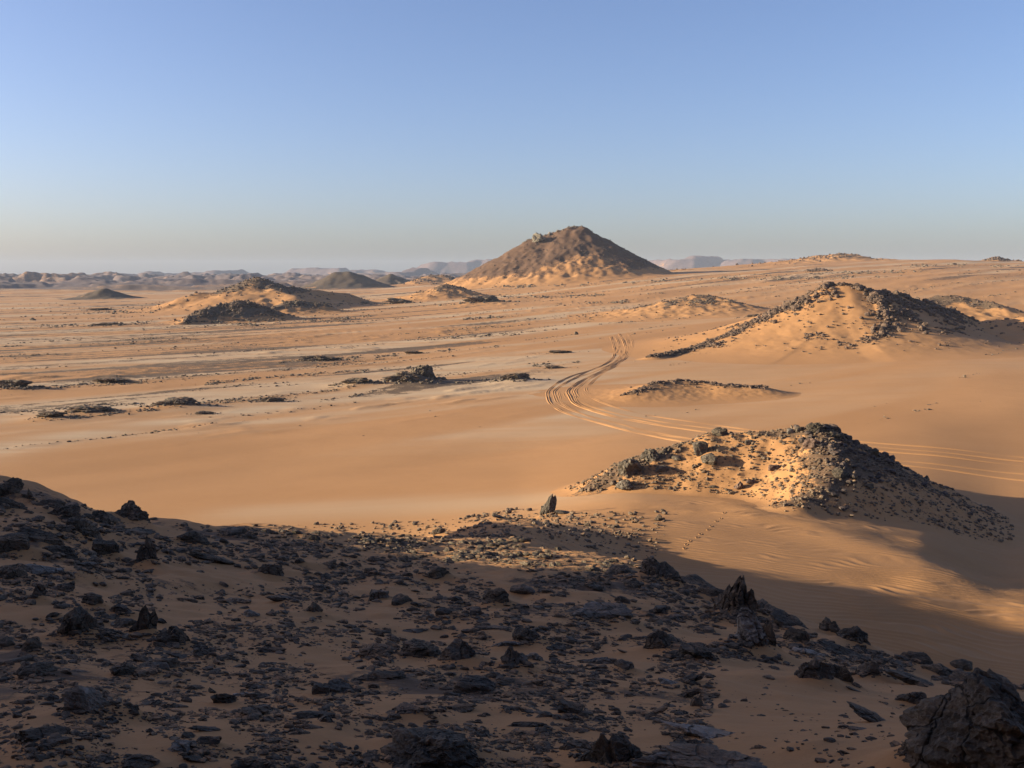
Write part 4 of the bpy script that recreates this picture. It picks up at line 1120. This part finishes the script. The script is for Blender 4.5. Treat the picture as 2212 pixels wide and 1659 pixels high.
# dense rubble round the outcrops
pp, ss = [], []
for i, (u, v, w, h, *_r) in enumerate(OUT):
    if w < 20: continue
    f, wm, hm = outs[i]; n = int(w * 1.3)
    dx = rg.normal(0, .42 * wm, n); dy = rg.normal(0, .16 * wm, n) + .3 * dx * rg.rand(n) + wm * .12
    pp.append(np.stack([f[0] + dx, f[1] + dy, Hall(f[0] + dx, f[1] + dy)], 1)); ss.append(hm * (.12 + .5 * rg.rand(n) ** 2))
obj('outcrop_rubble', scatter_mesh('outcrop_rubble', np.concatenate(pp), np.concatenate(ss), M_OUT['dark'], 33, 1, (.4, .8)), kind='stuff',
    label='broken stones gathered round the outcrops of the plain', category='stones')

# ------------------------------------------------------------------ tyre tracks and footprints pressed into the sand
def smooth_line(pts, n):
    P = np.array([hit(u, v, 900)[:2] for u, v in pts])
    s = np.concatenate([[0], np.cumsum(np.linalg.norm(np.diff(P, axis=0), axis=1))])
    q = np.linspace(0, s[-1], n)
    x, y = pchip(s, P[:, 0], q), pchip(s, P[:, 1], q)
    for _ in range(3):
        ker = np.ones(9) / 9
        x = np.concatenate([x[:4], np.convolve(x, ker, 'valid'), x[-4:]]); y = np.concatenate([y[:4], np.convolve(y, ker, 'valid'), y[-4:]])
    return x, y, q
def track(pts, wd=.62, hgt=.16, seed=0, label=''):
    L = 0
    x, y, q = smooth_line(pts, 900)
    tx, ty = np.gradient(x), np.gradient(y); l = np.hypot(tx, ty); nx_, ny_ = -ty / l, tx / l
    prof = np.array([(-1.0, -.25), (-.72, .6), (-.5, 1.0), (-.3, .3), (-.2, .12), (.2, .12), (.3, .3), (.5, 1.0), (.72, .6), (1.0, -.25)])
    end = np.minimum(1, np.minimum(q, q[-1] - q) / 14)
    wob = np.clip(.75 + 1.3 * fbm2(q / 12 + seed * 7, q * 0 + seed * 3.3, 3), .0, 1.6)
    V = []
    for o_, h_ in prof:
        xx, yy = x + nx_ * o_ * wd, y + ny_ * o_ * wd
        hh = h_ * hgt * end * wob if h_ > 0 else h_ * hgt
        V.append(np.stack([xx, yy, Hall(xx, yy) + hh - .03 * (1 - end)], 1))
    V = np.stack(V, 1).reshape(-1, 3)
    m = len(V)
    obj('tyre_track', mesh_from('tyre_track', V, grid_faces(len(x), len(prof))[:, ::-1], M_SAND, True, {'pale': np.zeros(m), 'gravel': np.zeros(m)}), kind='structure', label=label)
T = [
 [(1316,722),(1325,745),(1326,768),(1318,780),(1284,797),(1233,813),(1198,832),(1182,850),(1185,866),(1205,884),(1287,912),(1395,939),(1503,958),(1700,981),(1957,1006),(2150,1031),(2420,1066),(2600,1090)],
 [(1325,720),(1336,742),(1340,765),(1328,782),(1292,800),(1243,817),(1210,834),(1196,850),(1202,866),(1240,888),(1310,908),(1400,931),(1510,950),(1720,973),(1960,997),(2212,1024),(2400,1046),(2600,1070)],
 [(1335,718),(1345,735),(1352,760),(1345,775),(1310,798),(1270,815),(1240,832),(1226,850),(1236,868),(1280,888),(1350,906),(1450,923),(1530,934),(1700,952),(1903,975),(2212,1006),(2400,1026),(2600,1048)],
 [(1347,722),(1358,745),(1355,765),(1320,795),(1285,812),(1255,832),(1243,850),(1255,866),(1300,885),(1370,901),(1460,916),(1550,927),(1720,945),(1910,967),(2212,997),(2400,1016),(2600,1036)],
 [(1352,715),(1366,738),(1362,760),(1330,790),(1300,808),(1278,826),(1266,845),(1278,860),(1320,877),(1395,896),(1557,920),(1638,931),(1865,955),(2212,988),(2400,1006),(2600,1026)],
 [(1340,738),(1333,760),(1305,786),(1262,806),(1222,828),(1206,846),(1212,866),(1262,896),(1340,916),(1420,938),(1520,952),(1640,966)],
 [(1358,730),(1350,762),(1318,790),(1268,818),(1236,842),(1246,868),(1310,894),(1400,912),(1500,930),(1600,938)],
 [(1216,842),(1222,856),(1228,866),(1240,874)],
 [(1256,838),(1262,852),(1276,866),(1290,874)],
]
for i, t in enumerate(T): track(t, (.40 if i not in (5, 6) else .3), (.095 if i in (0, 2) else .06), i, 'tyre rut curving through the sand behind the knoll')
FP = [(1564,1108),(1557,1120),(1548,1126),(1536,1137),(1530,1144),(1513,1154),(1506,1161),(1490,1169),(1483,1176),(1479,1184)]
q = np.linspace(0, 2 * np.pi, 22, endpoint=False)
for i, (u, v) in enumerate(FP):
    f = hit(u, v, 120, Hall)
    V = []
    for rad, hh in ((1.3, -.02), (1.05, .022), (.85, .03), (.6, .004), (.02, .003)):
        x = np.cos(q) * .10 * rad; y = np.sin(q) * .19 * rad
        a = R(-35 + 12 * (i % 2)); xx = f[0] + x * math.cos(a) - y * math.sin(a); yy = f[1] + x * math.sin(a) + y * math.cos(a)
        V.append(np.stack([xx, yy, Hall(xx, yy) + hh], 1))
    V = np.concatenate(V); n = 22
    Fc = np.array([[r_ * n + c_, r_ * n + (c_ + 1) % n, (r_ + 1) * n + (c_ + 1) % n, (r_ + 1) * n + c_] for r_ in range(4) for c_ in range(n)])
    obj('footprint', mesh_from('footprint', V, Fc, M_SAND, True, {'pale': np.zeros(len(V)), 'gravel': np.zeros(len(V))}),
        label=ORD[i] + ' footprint from the knoll end of the trail across the rippled sand', category='footprint', group='footprints crossing the sand')

# ------------------------------------------------------------------ desert haze
HAZE = 6e-5
if HAZE:
    m = bpy.data.materials.new('haze_air'); m.use_nodes = True; n = m.node_tree; n.nodes.clear()
    out = n.nodes.new('ShaderNodeOutputMaterial'); pv = n.nodes.new('ShaderNodeVolumePrincipled')
    pv.inputs['Density'].default_value = HAZE; pv.inputs['Color'].default_value = (.46, .53, .68, 1); pv.inputs['Anisotropy'].default_value = 0.0
    n.links.new(pv.outputs[0], out.inputs['Volume'])
    a, b, c, d = -12400, 12400, -60, 150
    V = np.array([(x, y, z) for x in (a, b) for y in (a, b) for z in (c, d)], float)
    F = np.array([(0, 1, 3, 2), (4, 6, 7, 5), (0, 4, 5, 1), (2, 3, 7, 6), (0, 2, 6, 4), (1, 5, 7, 3)])
    obj('haze', mesh_from('haze', V, F, m, False), kind='stuff')
